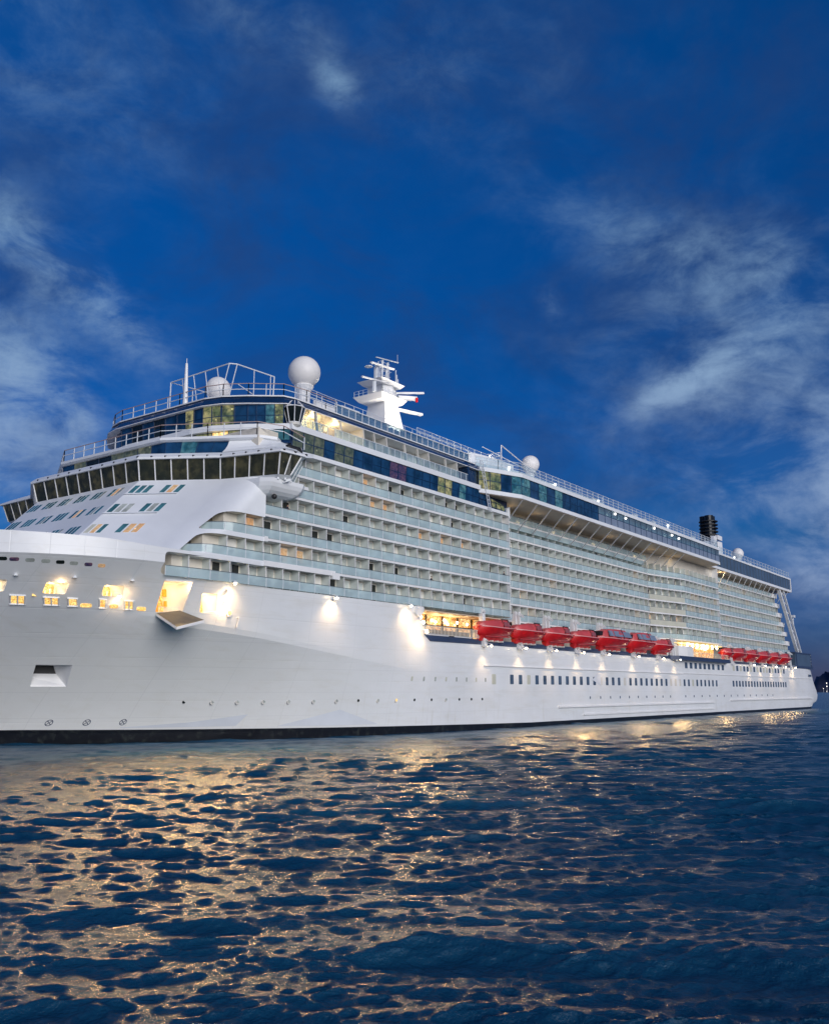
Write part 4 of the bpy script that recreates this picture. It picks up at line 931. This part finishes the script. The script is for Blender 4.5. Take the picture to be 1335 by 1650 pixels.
# ---- midships restaurant with lit canopy
b = MB(); b.prism([(203, 80.9), (206, 79.2), (211, 78.2), (212, 84), (203, 84)], 13.9, 17.0); part(b, 'restaurant_end', 'fin')
b = MB(); b.prism([(210, 77.6), (213.5, 76.7), (217.5, 76.7), (217.5, 80), (210, 80)], 13.9, 16.3); part(b, 'restaurant_bulkhead', 'trim')
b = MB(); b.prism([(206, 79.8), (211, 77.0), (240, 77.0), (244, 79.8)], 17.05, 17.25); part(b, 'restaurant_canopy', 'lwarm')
b = MB(); b.box(217, 242, 80.0, 80.2, 14.0, 17.0); part(b, 'restaurant_windows', 'lprom')
b = MB(); b.bar((217.5, 76.6, 15.0), (243, 76.6, 15.0), .1, .08)
for i in range(26): b.box(217.5+i, 217.65+i, 76.55, 76.62, 13.9, 15.0)
part(b, 'restaurant_railing', 'fin')
for i in range(7): b = MB(); b.ball((219+i*3.6, 78.6, 16.7), .22, 8, 6); part(b, 'restaurant_lamp', 'bulb')
# ================================================================== masts, domes, funnel
def radome(x_, y_, z_, r_, zb, nm='radome'):
    b = MB(); b.ball((x_, y_, z_), r_, 28, 18); o = part(b, nm, 'dome', smooth=True)
    b = MB(); b.lathe((x_, y_, 0), [(r_*.35, zb), (r_*.42, z_-r_*1.25), (r_*.62, z_-r_*.93), (r_*.5, z_-r_*.8)], 14); part(b, 'radome_pedestal', 'trim', parent=o)
radome(86.74, 82, 48.45, 2.2, 42.8)
radome(80.0, 91.5, 46.1, 1.70, 42.8)
radome(157.5, 86.5, 50.5, 1.8, 42.4)
radome(302.4, 90, 50.1, 1.85, 42.4)
b = MB(); b.tube((75.4, 92.5, 42.8), (75.3, 92.5, 48.6), .36, .17, 10); b.tube((75.3, 92.5, 48.6), (75.3, 92.5, 49.3), .05); part(b, 'forward_pole', 'trim')
b = MB(); fz = 47.3
F_ = [(75.9, 96.3, 43), (75.9, 96.3, 46.9), (76.2, 85.2, fz), (77.0, 84.6, fz), (83.3, 84.2, fz), (83.3, 84.4, 43)]
for p, q in zip(F_, F_[1:]): b.tube(p, q, .09)
for t in (.2, .4, .6, .8): p = Vector(F_[1]).lerp(Vector(F_[2]), t); b.tube((p.x, p.y-.9, 43), p, .06)
for p in (F_[2], F_[3]): b.tube((p[0]-.3, p[1]+1.0, 43), p, .07)
for t in (.45, .9): p = Vector(F_[3]).lerp(Vector(F_[4]), t); b.tube((p.x, p.y, 43), p, .06)
b.tube(F_[1], (79.0, 91, 45.0), .06); b.tube((77.5, 85, 44.9), F_[5], .06); part(b, 'pipe_frame', 'metal')
# radar mast
mx, my = 120.6, 95.0
_n0 = len(bpy.data.objects); _before = set(bpy.data.objects)
b = MB(); b.loft([[(122.2+a*s_+dx, my+c*s_*1.0, z_) for a, c in ((-2.6, -2.2), (0, -2.9), (2.3, -2.0), (2.7, 2), (-2.4, 2.2))] for z_, s_, dx in ((43, 1.15, 0), (50, 1.0, 0), (55, .74, -.2), (60.2, .62, -.7), (60.8, .5, -.8))]); part(b, 'mast_tower', 'trim')
def wing(z_, x0, x1, y0, y1, th): 
    b = MB(); b.loft([[(x0+.8, y0+.5, z_-th), (x1-.5, y0+.5, z_-th), (x1-.5, y1-.5, z_-th), (x0+.8, y1-.5, z_-th)], [(x0, y0, z_), (x1, y0, z_), (x1, y1, z_), (x0, y1, z_)]]); part(b, 'mast_platform', 'trim')
wing(56.6, 117.8, 124, 92.2, 97.5, 1.0); wing(60.2, 118.4, 124, 92.6, 97.2, .8)
b = MB()
for (a, c, e_, r_) in [((116.8, 93.4, 62.9), (121.2, 92.6, 62.9), 0, .24), ((114.8, 93.4, 58.9), (119.6, 93.0, 59.4), 0, .2), ((116.8, 93.8, 62.0), (116.8, 93.8, 62.1), 0, .6)]: b.tube(a, c, r_, n=8)
part(b, 'radar_scanner', 'trim')
b = MB()
for p, q, r_ in [((118.7, 94, 60), (118.7, 94, 62.8), .3), ((119.9, 95, 60.2), (120.2, 95, 64), .22), ((121.4, 95, 60.4), (121.6, 95, 66), .2), ((122.3, 95, 60.4), (122.9, 95, 66), .2), ((117.6, 93.4, 56.7), (117.6, 93.4, 59), .3), ((120.0, 95, 66.0), (124.4, 94.2, 66.3), .14), ((119, 94.6, 63.9), (122.4, 95, 63.9), .13), ((124.0, 94, 66.2), (124.0, 94, 68), .03), ((122.4, 95, 65), (123.8, 95, 65), .05), ((122.4, 95, 64), (123.8, 95, 64), .05), ((122.2, 95, 62.8), (123.6, 95, 62.8), .05)]: b.tube(p, q, r_, n=6)
for k in range(9): b.tube((118.0+k*.75, 93.2+.35*(k % 3), 60.3), (118.0+k*.75, 93.2+.35*(k % 3), 62.2+(k*7 % 4)*.6), .07)
for k in range(5): b.bar((121.0, 95, 61.6+k*1.0), (123.4, 95, 61.6+k*1.0), .08, .08)
part(b, 'mast_spars', 'metal')
b = MB(); b.bar((123.5, 94, 58.8), (130.0, 93.5, 61.2), .45, .4); b.bar((123.5, 94, 55.2), (129.6, 93.5, 55.9), .6, .5); b.bar((124, 94, 58.0), (128.2, 93.6, 59.2), .7, .8); part(b, 'mast_arm', 'trim')
b = MB(); b.tube((127.6, 93, 58.0), (127.6, 93, 59.0), .2, n=8); part(b, 'red_mast_lamp', mat('red_lamp', (.5, .01, .01), .3))
railing([(117.9, 92.3, 56.6), (117.9, 97.3, 56.6)], 1.2, 'mast_railing', .8, (1, .5), r=.03, top='metal'); railing([(117.9, 92.3, 56.6), (121.5, 92.3, 56.6)], 1.2, 'mast_railing', .8, (1, .5), r=.03, top='metal')
for o in set(bpy.data.objects)-_before:       # squat proportions about the mast foot
    if o.type == 'MESH' and o.parent == ship:
        for v in o.data.vertices:
            wz = o.location.z+v.co.z; wx = o.location.x+192+v.co.x; wy = o.location.y+CL+v.co.y
            v.co.z = (52+(wz-52)*(.80 if wz > 52 else 1))-o.location.z; v.co.x = (121+(wx-122.2)*1.16)-o.location.x-192; v.co.y = (95+(wy-95)*1.2)-o.location.y-CL
# funnel: dark ribbed stack
b = MB()
for dx, dy in ((-1.0, -.6), (1.1, -.4), (0, 1.3)): b.tube((290+dx, 95+dy, 44), (290+dx, 95+dy, 61.2), 1.5, 1.42, 14)
part(b, 'funnel', 'funnel')
b = MB()
for k in range(9): b.lathe((290, 95, 50.2+k*1.12), [(2.72, 0), (2.95, .1), (2.95, .32), (2.72, .42)], 20)
part(b, 'funnel_rings', 'black')
b = MB(); b.prism([(286.4, 92.2), (292, 91.6), (293.5, 97), (286, 97)], 44, 52.6); b.box(285.5, 288, 92, 93, 52, 54); b.box(288.4, 292.6, 91.7, 92.6, 53.2, 54.6); part(b, 'funnel_casing', 'trim')
# ================================================================== davits, floodlights
dav = [124.6, 136.4, 147.0, 157.9, 169.2, 184.0, 197.6, 207.8]
dsrc = None
for i, x_ in enumerate(dav+[249.9, 266, 277.5, 288.5, 299.5, 309.5]):
    aft_ = x_ > 240; b = MB(); hh = 19.2 if i < 5 else 18.0 if not aft_ else 18.2
    for dx in ((-.1,) if i == 0 else (-.75, .45)):
        w_ = .8 if i == 0 else .38
        b.loft([[(x_+dx, yy, z_), (x_+dx+w_, yy, z_), (x_+dx+w_, yy+dd, z_), (x_+dx, yy+dd, z_)] for yy, dd, z_ in ((77.2, .55, 12.9), (77.75, .7, 13.8), (78.0, .8, 16.8), (78.0, .7, hh-.6), (78.1, .4, hh))] if i else
               [[(x_+dx, yy, z_), (x_+dx+w_, yy, z_), (x_+dx+w_, yy+dd, z_), (x_+dx, yy+dd, z_)] for yy, dd, z_ in ((77.3, .6, 12.9), (77.5, .7, 14.5), (77.7, .7, hh-1), (77.7, .4, hh-.4))])
        b.bar((x_+dx+.2, 78.2, hh-.2), (x_+dx+.2, 77.3, hh-.9), .22, .3); b.bar((x_+dx+.2, 77.6, 13.2), (x_+dx+.2, 77.0, 12.8), .22, .3)
    part(b, 'davit', 'trim')
def flood(x_, y_, z_, pw, ang=84, aim=(0, .30, -1), spill=0):
    b = MB(); b.lathe((x_, y_, z_), [(.10, .28), (.26, .12), (.30, 0)], 10); b.bar((x_, y_, z_+.25), (x_, y_+.9, z_+.45), .08, .08); o = part(b, 'floodlight', 'metal')
    b = MB(); b.ball((x_, y_, z_-.02), .17, 8, 6); part(b, 'floodlight_bulb', 'bulb', parent=o)
    l = bpy.data.lights.new('flood_lamp', 'SPOT'); l.energy = pw; l.color = (1, .66, .34); l.spot_size = R(ang); l.spot_blend = 1; l.shadow_soft_size = .12
    lo = bpy.data.objects.new('flood_lamp', l); C.objects.link(lo); lo.rotation_euler = Vector(aim).to_track_quat('-Z', 'Y').to_euler(); place(lo, (x_, y_-.05, z_-.25), o)
for i, x_ in enumerate([124.8, 136.0, 146.8, 157.7, 168.9, 183.6, 197.3, 207.6]): flood(x_, 76.3, 13.0, 650)
for i, x_ in enumerate([264.6, 275.6, 286.8, 297.2, 308.6]): flood(x_, 76.3, 13.1, 650)
for x_, z_ in ((71.6, 18.0), (88.8, 17.7), (104.6, 17.85)): flood(x_, surfY(x_, z_)-.95, z_, 800, 120, (0, .6, -1))
for x_, z_ in ((107.2, 15.6), (108.0, 14.3)): flood(x_, 76.8, z_, 330, 130, (-.1, .6, -1))
flood(311.5, 77.0, 13.4, 900); flood(344.2, 80.6, 9.6, 500, 80, (-.3, .5, -1)); flood(71.6, surfY(71.3, 15.2)-.6, 15.6, 260, 150, (0, .5, -1))
flood(59.6, surfY(59.6, 15.8)-.4, 15.8, 350, 150, (0, .5, -1))
def add_glint_lamp(x_, y_, z_, e):  # spots added only to throw gold glints on the sea
    b = MB(); b.lathe((x_, y_+.1, z_), [(.10, .22), (.22, .1), (.24, 0)], 10); o = part(b, 'added_glint_lamp', 'metal')
    l = bpy.data.lights.new('added_glint_light', 'SPOT'); l.energy = e; l.color = (1, .66, .28); l.spot_size = R(125); l.spot_blend = .5; l.shadow_soft_size = .7
    lo = bpy.data.objects.new('added_glint_light', l); C.objects.link(lo); lo.rotation_euler = Vector((-.35, -1, -.75)).to_track_quat('-Z', 'Y').to_euler(); place(lo, (x_-.2, y_-.9, z_-.4), o)
def glow(x_, y_, z_, e, r_=.3, nm='room_and_fill_lamp', col=(1, .72, .35)):
    l = bpy.data.lights.new(nm, 'POINT'); l.energy = e; l.color = col; l.shadow_soft_size = r_; lo = bpy.data.objects.new(nm, l); C.objects.link(lo); place(lo, (x_, y_, z_), ship)
for p in MO: x_ = sum(a for a, c in p)/4; glow(x_, surfY(x_, 16.3)+.9, 16.5, 40)
glow(71.3, surfY(71.3, 15.3)-1.3, 15.3, 130, .16, 'deck_side_lamp', (1, .62, .26)); glow(59.9, surfY(59.9, 15.9)-.9, 15.7, 45, .14, 'deck_side_lamp', (1, .62, .26)); glow(66.0, surfY(66, 17)-.35, 17.2, 120, .16, 'deck_side_lamp', (1, .62, .26)); glow(53.8, surfY(53.8, 16.6)-.6, 16.6, 50, .14, 'deck_side_lamp', (1, .62, .26)); glow(107.9, 76.6, 14.6, 180, .2, 'deck_side_lamp', (1, .62, .26)); glow(65.2, surfY(65, 16)+2.0, 16.9, 110)
for x_, z_, e in ((50, 17.3, 2600), (54.6, 17.3, 3000), (59.9, 17.3, 5500), (65.4, 18.05, 7000), (71.4, 17.2, 7500), (88.9, 17.5, 3600), (107, 17.6, 9000)): add_glint_lamp(x_, surfY(x_, min(z_, 17.9))-.45, z_, e)
for x_ in (136.2, 157.9, 184, 207, 238, 275, 297): add_glint_lamp(x_, 76.9, 12.9, 5000)
glow(69.6, surfY(70, 15.7)+1.2, 16.0, 110)
for x_ in (109.5, 113.5, 117.5, 121.5): glow(x_, 81.8, 16.8, 160)
for x_ in (220, 230, 240): glow(x_, 78.5, 16.6, 200)
for x_ in (86, 90.5): glow(x_, 79.6, 41.2, 130)
glow(119.3, 89.5, 50.5, 2600, .5, 'mast_lamp', (1, .9, .75)); glow(126, 88.5, 47.5, 2600, .5, 'mast_lamp', (1, .9, .75))
glow(250, 79.6, 37.0, 150)
for x_ in (137, 146, 160, 178, 200, 214): glow(x_, 79.0, 36.6, 22)  # fill lights added under the overhang to warm its underside

# ================================================================== lifeboats (each hangs from the davits: a thing of its own)
def lifeboat(x0, L, y_, z0, kind, label, group, sc=1.0):
    t = empty('lifeboat', (x0+L/2, y_, z0), label, 'lifeboat', group)
    W_ = 2.1*sc; H_ = 2.0*sc
    def sec(u, lo, hi, z_a, z_b, pinch): pass
    us = [0, .03, .08, .16, .3, .5, .7, .84, .92, .97, 1]
    wf = lambda u: max(.06, (1-abs(2*u-1.0)**3.2))**.6
    b = MB(); rings = []
    for u in us:
        k = wf(u); X = x0+L*u; kz = z0+.25*sc+(.75*sc*max(0, (u-.72)/.28)**1.3)+(.35*sc*max(0, (.1-u)/.1))
        top_ = z0+H_*(.92+.10*(2*u-1)**2)
        pr_ = [(0, kz), (.34, kz+.10), (.74, kz+(top_-kz)*.36), (.97, kz+(top_-kz)*.78), (1.04, top_-.12*sc), (1.04, top_)]
        rings.append([(X, y_-W_*k*a, z_) for a, z_ in pr_]+[(X, y_+W_*k*a, z_) for a, z_ in pr_[::-1][:-1]])
    b.loft(rings); hb_ = b.build('boat_hull', 'red', t, True); hb_.data.set_sharp_from_angle(angle=R(40))
    b = MB()   # keel skeg and skid under the hull
    b.loft([[(x0+L*u, y_-.30*sc, z0-.32*sc), (x0+L*u, y_+.30*sc, z0-.32*sc), (x0+L*u, y_+.9*sc*k, z0+.5*sc), (x0+L*u, y_-.9*sc*k, z0+.5*sc)] for u, k in ((.05, .6), (.15, 1), (.5, 1), (.66, .8), (.72, .5))]); b.build('keel', 'red', t)
    b = MB(); b.bar((x0+L*.1, y_-.95*sc, z0+.42*sc), (x0+L*.8, y_-1.1*sc, z0+.48*sc), .12, .14); b.build('bilge_rail', 'redtop', t)
    b = MB(); rings = []
    hh = 1.35*sc if kind == 'small' else 1.75*sc
    for u, k, h in ((.04, .35, .30), (.08, .62, .62), (.14, .74, .78), (.3, .78, .84), (.52, .78, .88), (.54, .80, 1.10), (.76, .80, 1.14), (.79, .78, .86), (.90, .68, .62), (.96, .4, .35)) if kind == 'small' else ((.03, .3, .3), (.10, .75, .75), (.22, .92, .98), (.5, .95, 1.05), (.75, .93, 1.02), (.88, .8, .8), (.97, .4, .4)):
        X = x0+L*u; zt_ = z0+H_*.93; k *= wf(u)
        rings.append([(X, y_-W_*k, zt_-.1), (X, y_-W_*k*.93, zt_+hh*h*.45), (X, y_-W_*k*.68, zt_+hh*h*.92), (X, y_, zt_+hh*h), (X, y_+W_*k*.68, zt_+hh*h*.92), (X, y_+W_*k*.93, zt_+hh*h*.45), (X, y_+W_*k, zt_-.1)])
    b.loft(rings); cb = b.build('boat_canopy', 'redtop', t, True); cb.data.set_sharp_from_angle(angle=R(30))
    zt_ = z0+H_*.93
    if kind == 'small':
        for a in (.56, .64):
            b = MB(); b.loft([[(x0+L*a, y_-W_*.82, zt_+.30*sc), (x0+L*(a+.07), y_-W_*.82, zt_+.30*sc), (x0+L*(a+.07), y_-W_*.78, zt_+.98*sc), (x0+L*a, y_-W_*.78, zt_+.98*sc)], [(x0+L*a, y_-W_*.80, zt_+.30*sc), (x0+L*(a+.07), y_-W_*.80, zt_+.30*sc), (x0+L*(a+.07), y_-W_*.68, zt_+.98*sc), (x0+L*a, y_-W_*.68, zt_+.98*sc)]]); b.build('cabin_window', mat('red_tinted_pane', (.30, .09, .10), .2) if 'rtp' not in M else M['rtp'], t)
        b = MB()
        for a in (.54, .73): b.bar((x0+L*a, y_-W_*.84, zt_+.05), (x0+L*a, y_-W_*.58, zt_+1.42*sc), .08, .08)
        b.bar((x0+L*.53, y_-W_*.58, zt_+1.42*sc), (x0+L*.74, y_-W_*.58, zt_+1.42*sc), .10, .10); b.build('hatch_seam', 'black', t)
    else:
        for a, w_ in ((.16, .10), (.30, .26), (.60, .24)):
            b = MB(); b.loft([[(x0+L*a, y_-W_*.96, zt_+.35*sc), (x0+L*(a+w_), y_-W_*.98, zt_+.35*sc), (x0+L*(a+w_), y_-W_*.74, zt_+1.35*sc), (x0+L*(a+.02), y_-W_*.72, zt_+1.35*sc)], [(x0+L*a, y_-W_*.8, zt_+.35*sc), (x0+L*(a+w_), y_-W_*.8, zt_+.35*sc), (x0+L*(a+w_), y_-W_*.6, zt_+1.35*sc), (x0+L*(a+.02), y_-W_*.6, zt_+1.35*sc)]]); b.build('cabin_window', 'ggrey', t)
        b = MB(); b.bar((x0+L*.58, y_-W_*1.0, zt_), (x0+L*.58, y_-W_*.66, zt_+1.8*sc), .1, .1); b.box(x0+L*.34, x0+L*.46, y_-W_*1.06, y_-W_*.98, zt_-.1, zt_+.2); b.box(x0-.1, x0+L*.12, y_-.9, y_+.9, zt_+.5, zt_+1.3); b.build('boat_fittings', 'black', t)
        b = MB(); b.bar((x0+L*.56, y_-.6, zt_+1.85*sc), (x0+L*.70, y_-.6, zt_+1.95*sc), .5, .2); b.build('roof_cushion', 'trim', t)
    b = MB()   # rubbing strake, grab-line loops
    for k in range(26):
        u0, u1 = .03+k*.0355, .03+(k+1)*.0355
        z0_, z1_ = [z0+H_*(.92+.10*(2*q-1)**2) for q in (u0, u1)]; b.bar((x0+L*u0, y_-W_*wf(u0)*1.07, z0_-.04), (x0+L*u1, y_-W_*wf(u1)*1.07, z1_-.04), .12, .14)
    b.build('strake', 'strake', t)
    b = MB()
    for k in range(11):
        u = .42+k*.038; b.box(x0+L*u, x0+L*u+.12, y_-W_*wf(u)*.98-.02, y_-W_*wf(u)*.8, zt_-.42, zt_-.30)
    b.build('grab_line', 'black', t)
    b = MB()
    for u in (.14, .3, .46, .6): b.box(x0+L*u, x0+L*u+.35, y_-.95, y_+.95, z0-.42, z0-.18)
    b.box(x0+L*.14, x0+L*.64, y_-.1, y_+.1, z0-.34, z0-.2); b.build('cradle_blocks', 'fin', t)
    return t
M['rtp'] = mat('red_tinted_pane', (.30, .09, .10), .2)
GB = 'lifeboats hanging in the davits'
small = ['red lifeboat nearest the lit promenade, first of the row at its left end', 'second red lifeboat from the lit promenade, smooth red canopy', 'third red lifeboat from the promenade, in the middle of four alike', 'fourth small red lifeboat, just left of the two big tenders']
for i, x_ in enumerate([123.3, 134.2, 144.9, 155.8]): lifeboat(x_, 10.3, 78.0, 14.1, 'small', small[i], GB)
lifeboat(166.7, 14.6, 78.0, 14.1, 'tender', 'big red tender with grey side windows, the left one of the pair', GB, 1.12)
lifeboat(181.4, 13.2, 78.0, 14.1, 'tender', 'big red tender with grey side windows, the right one of the pair', GB, 1.12)
lifeboat(194.8, 11.0, 78.0, 14.1, 'small', 'small red lifeboat right of the two tenders, beside the lit restaurant', GB)
lifeboat(242.8, 6.4, 78.0, 14.3, 'small', 'short red rescue boat at the left end of the aft row, near the lit restaurant', GB, .85)
al = ['aft red lifeboat next to the short rescue boat', 'second full-size red lifeboat of the aft row', 'middle red lifeboat of the five in the aft row', 'fourth full-size red lifeboat of the aft row, second from the stern', 'last red lifeboat of the aft row, touching the dark stern deckhouse']
for i in range(5): lifeboat([250.0, 261.4, 273.0, 284.0, 295.2][i], 11.2, 78.0, 14.1, 'small', al[i], GB)
# ================================================================== people on the balconies
def person(x_, y_, z_, label, top_m, rot=0, lean=.25, hair_m='hair'):
    t = bpy.data.objects.new('person', None)
    J = [(0, 0, .92), (0, -.02, 1.15), (0, -lean*.5, 1.38), (0, -lean*.7, 1.50), (0, -lean*.8, 1.62), (0, -lean*.85, 1.72),
         (.19, -lean*.5, 1.36), (.26, -lean*.7-.12, 1.12), (.16, -lean-.30, 1.05), (-.19, -lean*.5, 1.36), (-.26, -lean*.7-.12, 1.12), (-.14, -lean-.30, 1.05),
         (.10, .02, .86), (.11, -.03, .48), (.11, .04, .06), (.11, -.10, .03), (-.10, .02, .86), (-.12, .05, .48), (-.12, .08, .06), (-.12, -.06, .03)]
    E_ = [(0, 1), (1, 2), (2, 3), (3, 4), (4, 5), (2, 6), (6, 7), (7, 8), (2, 9), (9, 10), (10, 11), (0, 12), (12, 13), (13, 14), (14, 15), (0, 16), (16, 17), (17, 18), (18, 19)]
    rad = [.15, .14, .16, .055, .095, .08, .065, .045, .035, .065, .045, .035, .09, .065, .045, .04, .09, .065, .045, .04]
    me = bpy.data.meshes.new('person'); me.from_pydata(J, E_, []); o = bpy.data.objects.new('person', me); C.objects.link(o)
    o.modifiers.new('s', 'SKIN'); 
    for i, q in enumerate(rad): me.skin_vertices[0].data[i].radius = (q, q*.8)
    me.skin_vertices[0].data[0].use_root = True
    o.modifiers.new('d', 'SUBSURF').levels = 1
    bpy.context.view_layer.update(); m2 = bpy.data.meshes.new_from_object(o.evaluated_get(bpy.context.evaluated_depsgraph_get()))
    o.modifiers.clear(); o.data = m2; m2.materials.clear(); m2.materials.append(M['skin']); m2.materials.append(M[top_m])
    for p in m2.polygons:
        p.material_index = 0 if p.center.z > 1.50 or (p.center.y < -lean-.18 and p.center.z < 1.15) else 1; p.use_smooth = True
    o.rotation_euler.z = rot; place(o, (x_, y_, z_)); tag(o, label, 'person')
    b = MB(); b.ball((0, -lean*.8+.02, 1.68), .105, 10, 8); h = b.build('hair', hair_m, None, True, org=(0, 0, 0)); h.parent = o; h.location = (0, .02, .03)
    bpy.data.objects.remove(t)
    return o
Z_ = [z+.34 for z in ZK]
person(80.4, 78.45, Z_[3], 'person in dark top leaning on a glass railing under the bridge wing', 'cloth')
person(111.3, 78.45, Z_[1], 'person in dark clothes on a low balcony above the lit promenade', 'cloth')
person(132.6, 78.45, Z_[2], 'person in dark clothes on the last balcony before the side steps in', 'cloth', lean=.15)
person(175.4, 81.4, Z_[5], 'person in dark clothes on the top balcony beneath the struts', 'cloth')
person(208.0, 80.3, Z_[1], 'person in dark clothes behind a solid cream balcony panel', 'cloth')
# ================================================================== balcony chairs behind the glass
def chair_mb():
    b = MB(); b.box(-.30, .30, -.30, .30, .36, .44); b.loft([[(-.30, .24, .42), (.30, .24, .42), (.30, .30, .42), (-.30, .30, .42)], [(-.28, .38, .98), (.28, .38, .98), (.28, .43, .98), (-.28, .43, .98)]])
    for a in (-.27, .27):
        b.box(a-.03, a+.03, -.30, .32, .60, .65)
        for c in (-.27, .27): b.bar((a, c, 0), (a, c, .62), .04, .04)
    return b
chairs = []; src = None; random.seed(31)
front = [bays[i] for i in vis if bays[i][4] == 'fwd' and bays[i][0]+2.85 <= 134][:105]
names = ['lowest', 'second lowest', 'third', 'fourth', 'fifth', 'top']
for i, (x_, y_, a, k, sec, xe) in enumerate(front):
    if random.random() < .08: continue
    c = (x_+random.uniform(.7, 1.0), y_+random.uniform(.6, .95), ZK[k]+.34)
    if src is None: src = chair_mb().build('balcony_chair', 'chair', None, org=(0, 0, 0)); o = src; place(o, c)
    else: o = dup(src, c)
    o.rotation_euler.z = R(random.choice([-70, -50, 0, 20]))
    tag(o, 'blue-grey chair behind the glass railing of the '+names[k]+' forward balcony row', 'chair', 'chairs on the %s balcony row' % names[k])
    if random.random() < .35:
        o = dup(src, (c[0]+1.1, c[1]+.1, c[2])); o.rotation_euler.z = R(60)
        tag(o, 'blue-grey chair behind the glass railing of the '+names[k]+' forward balcony row', 'chair', 'chairs on the %s balcony row' % names[k])
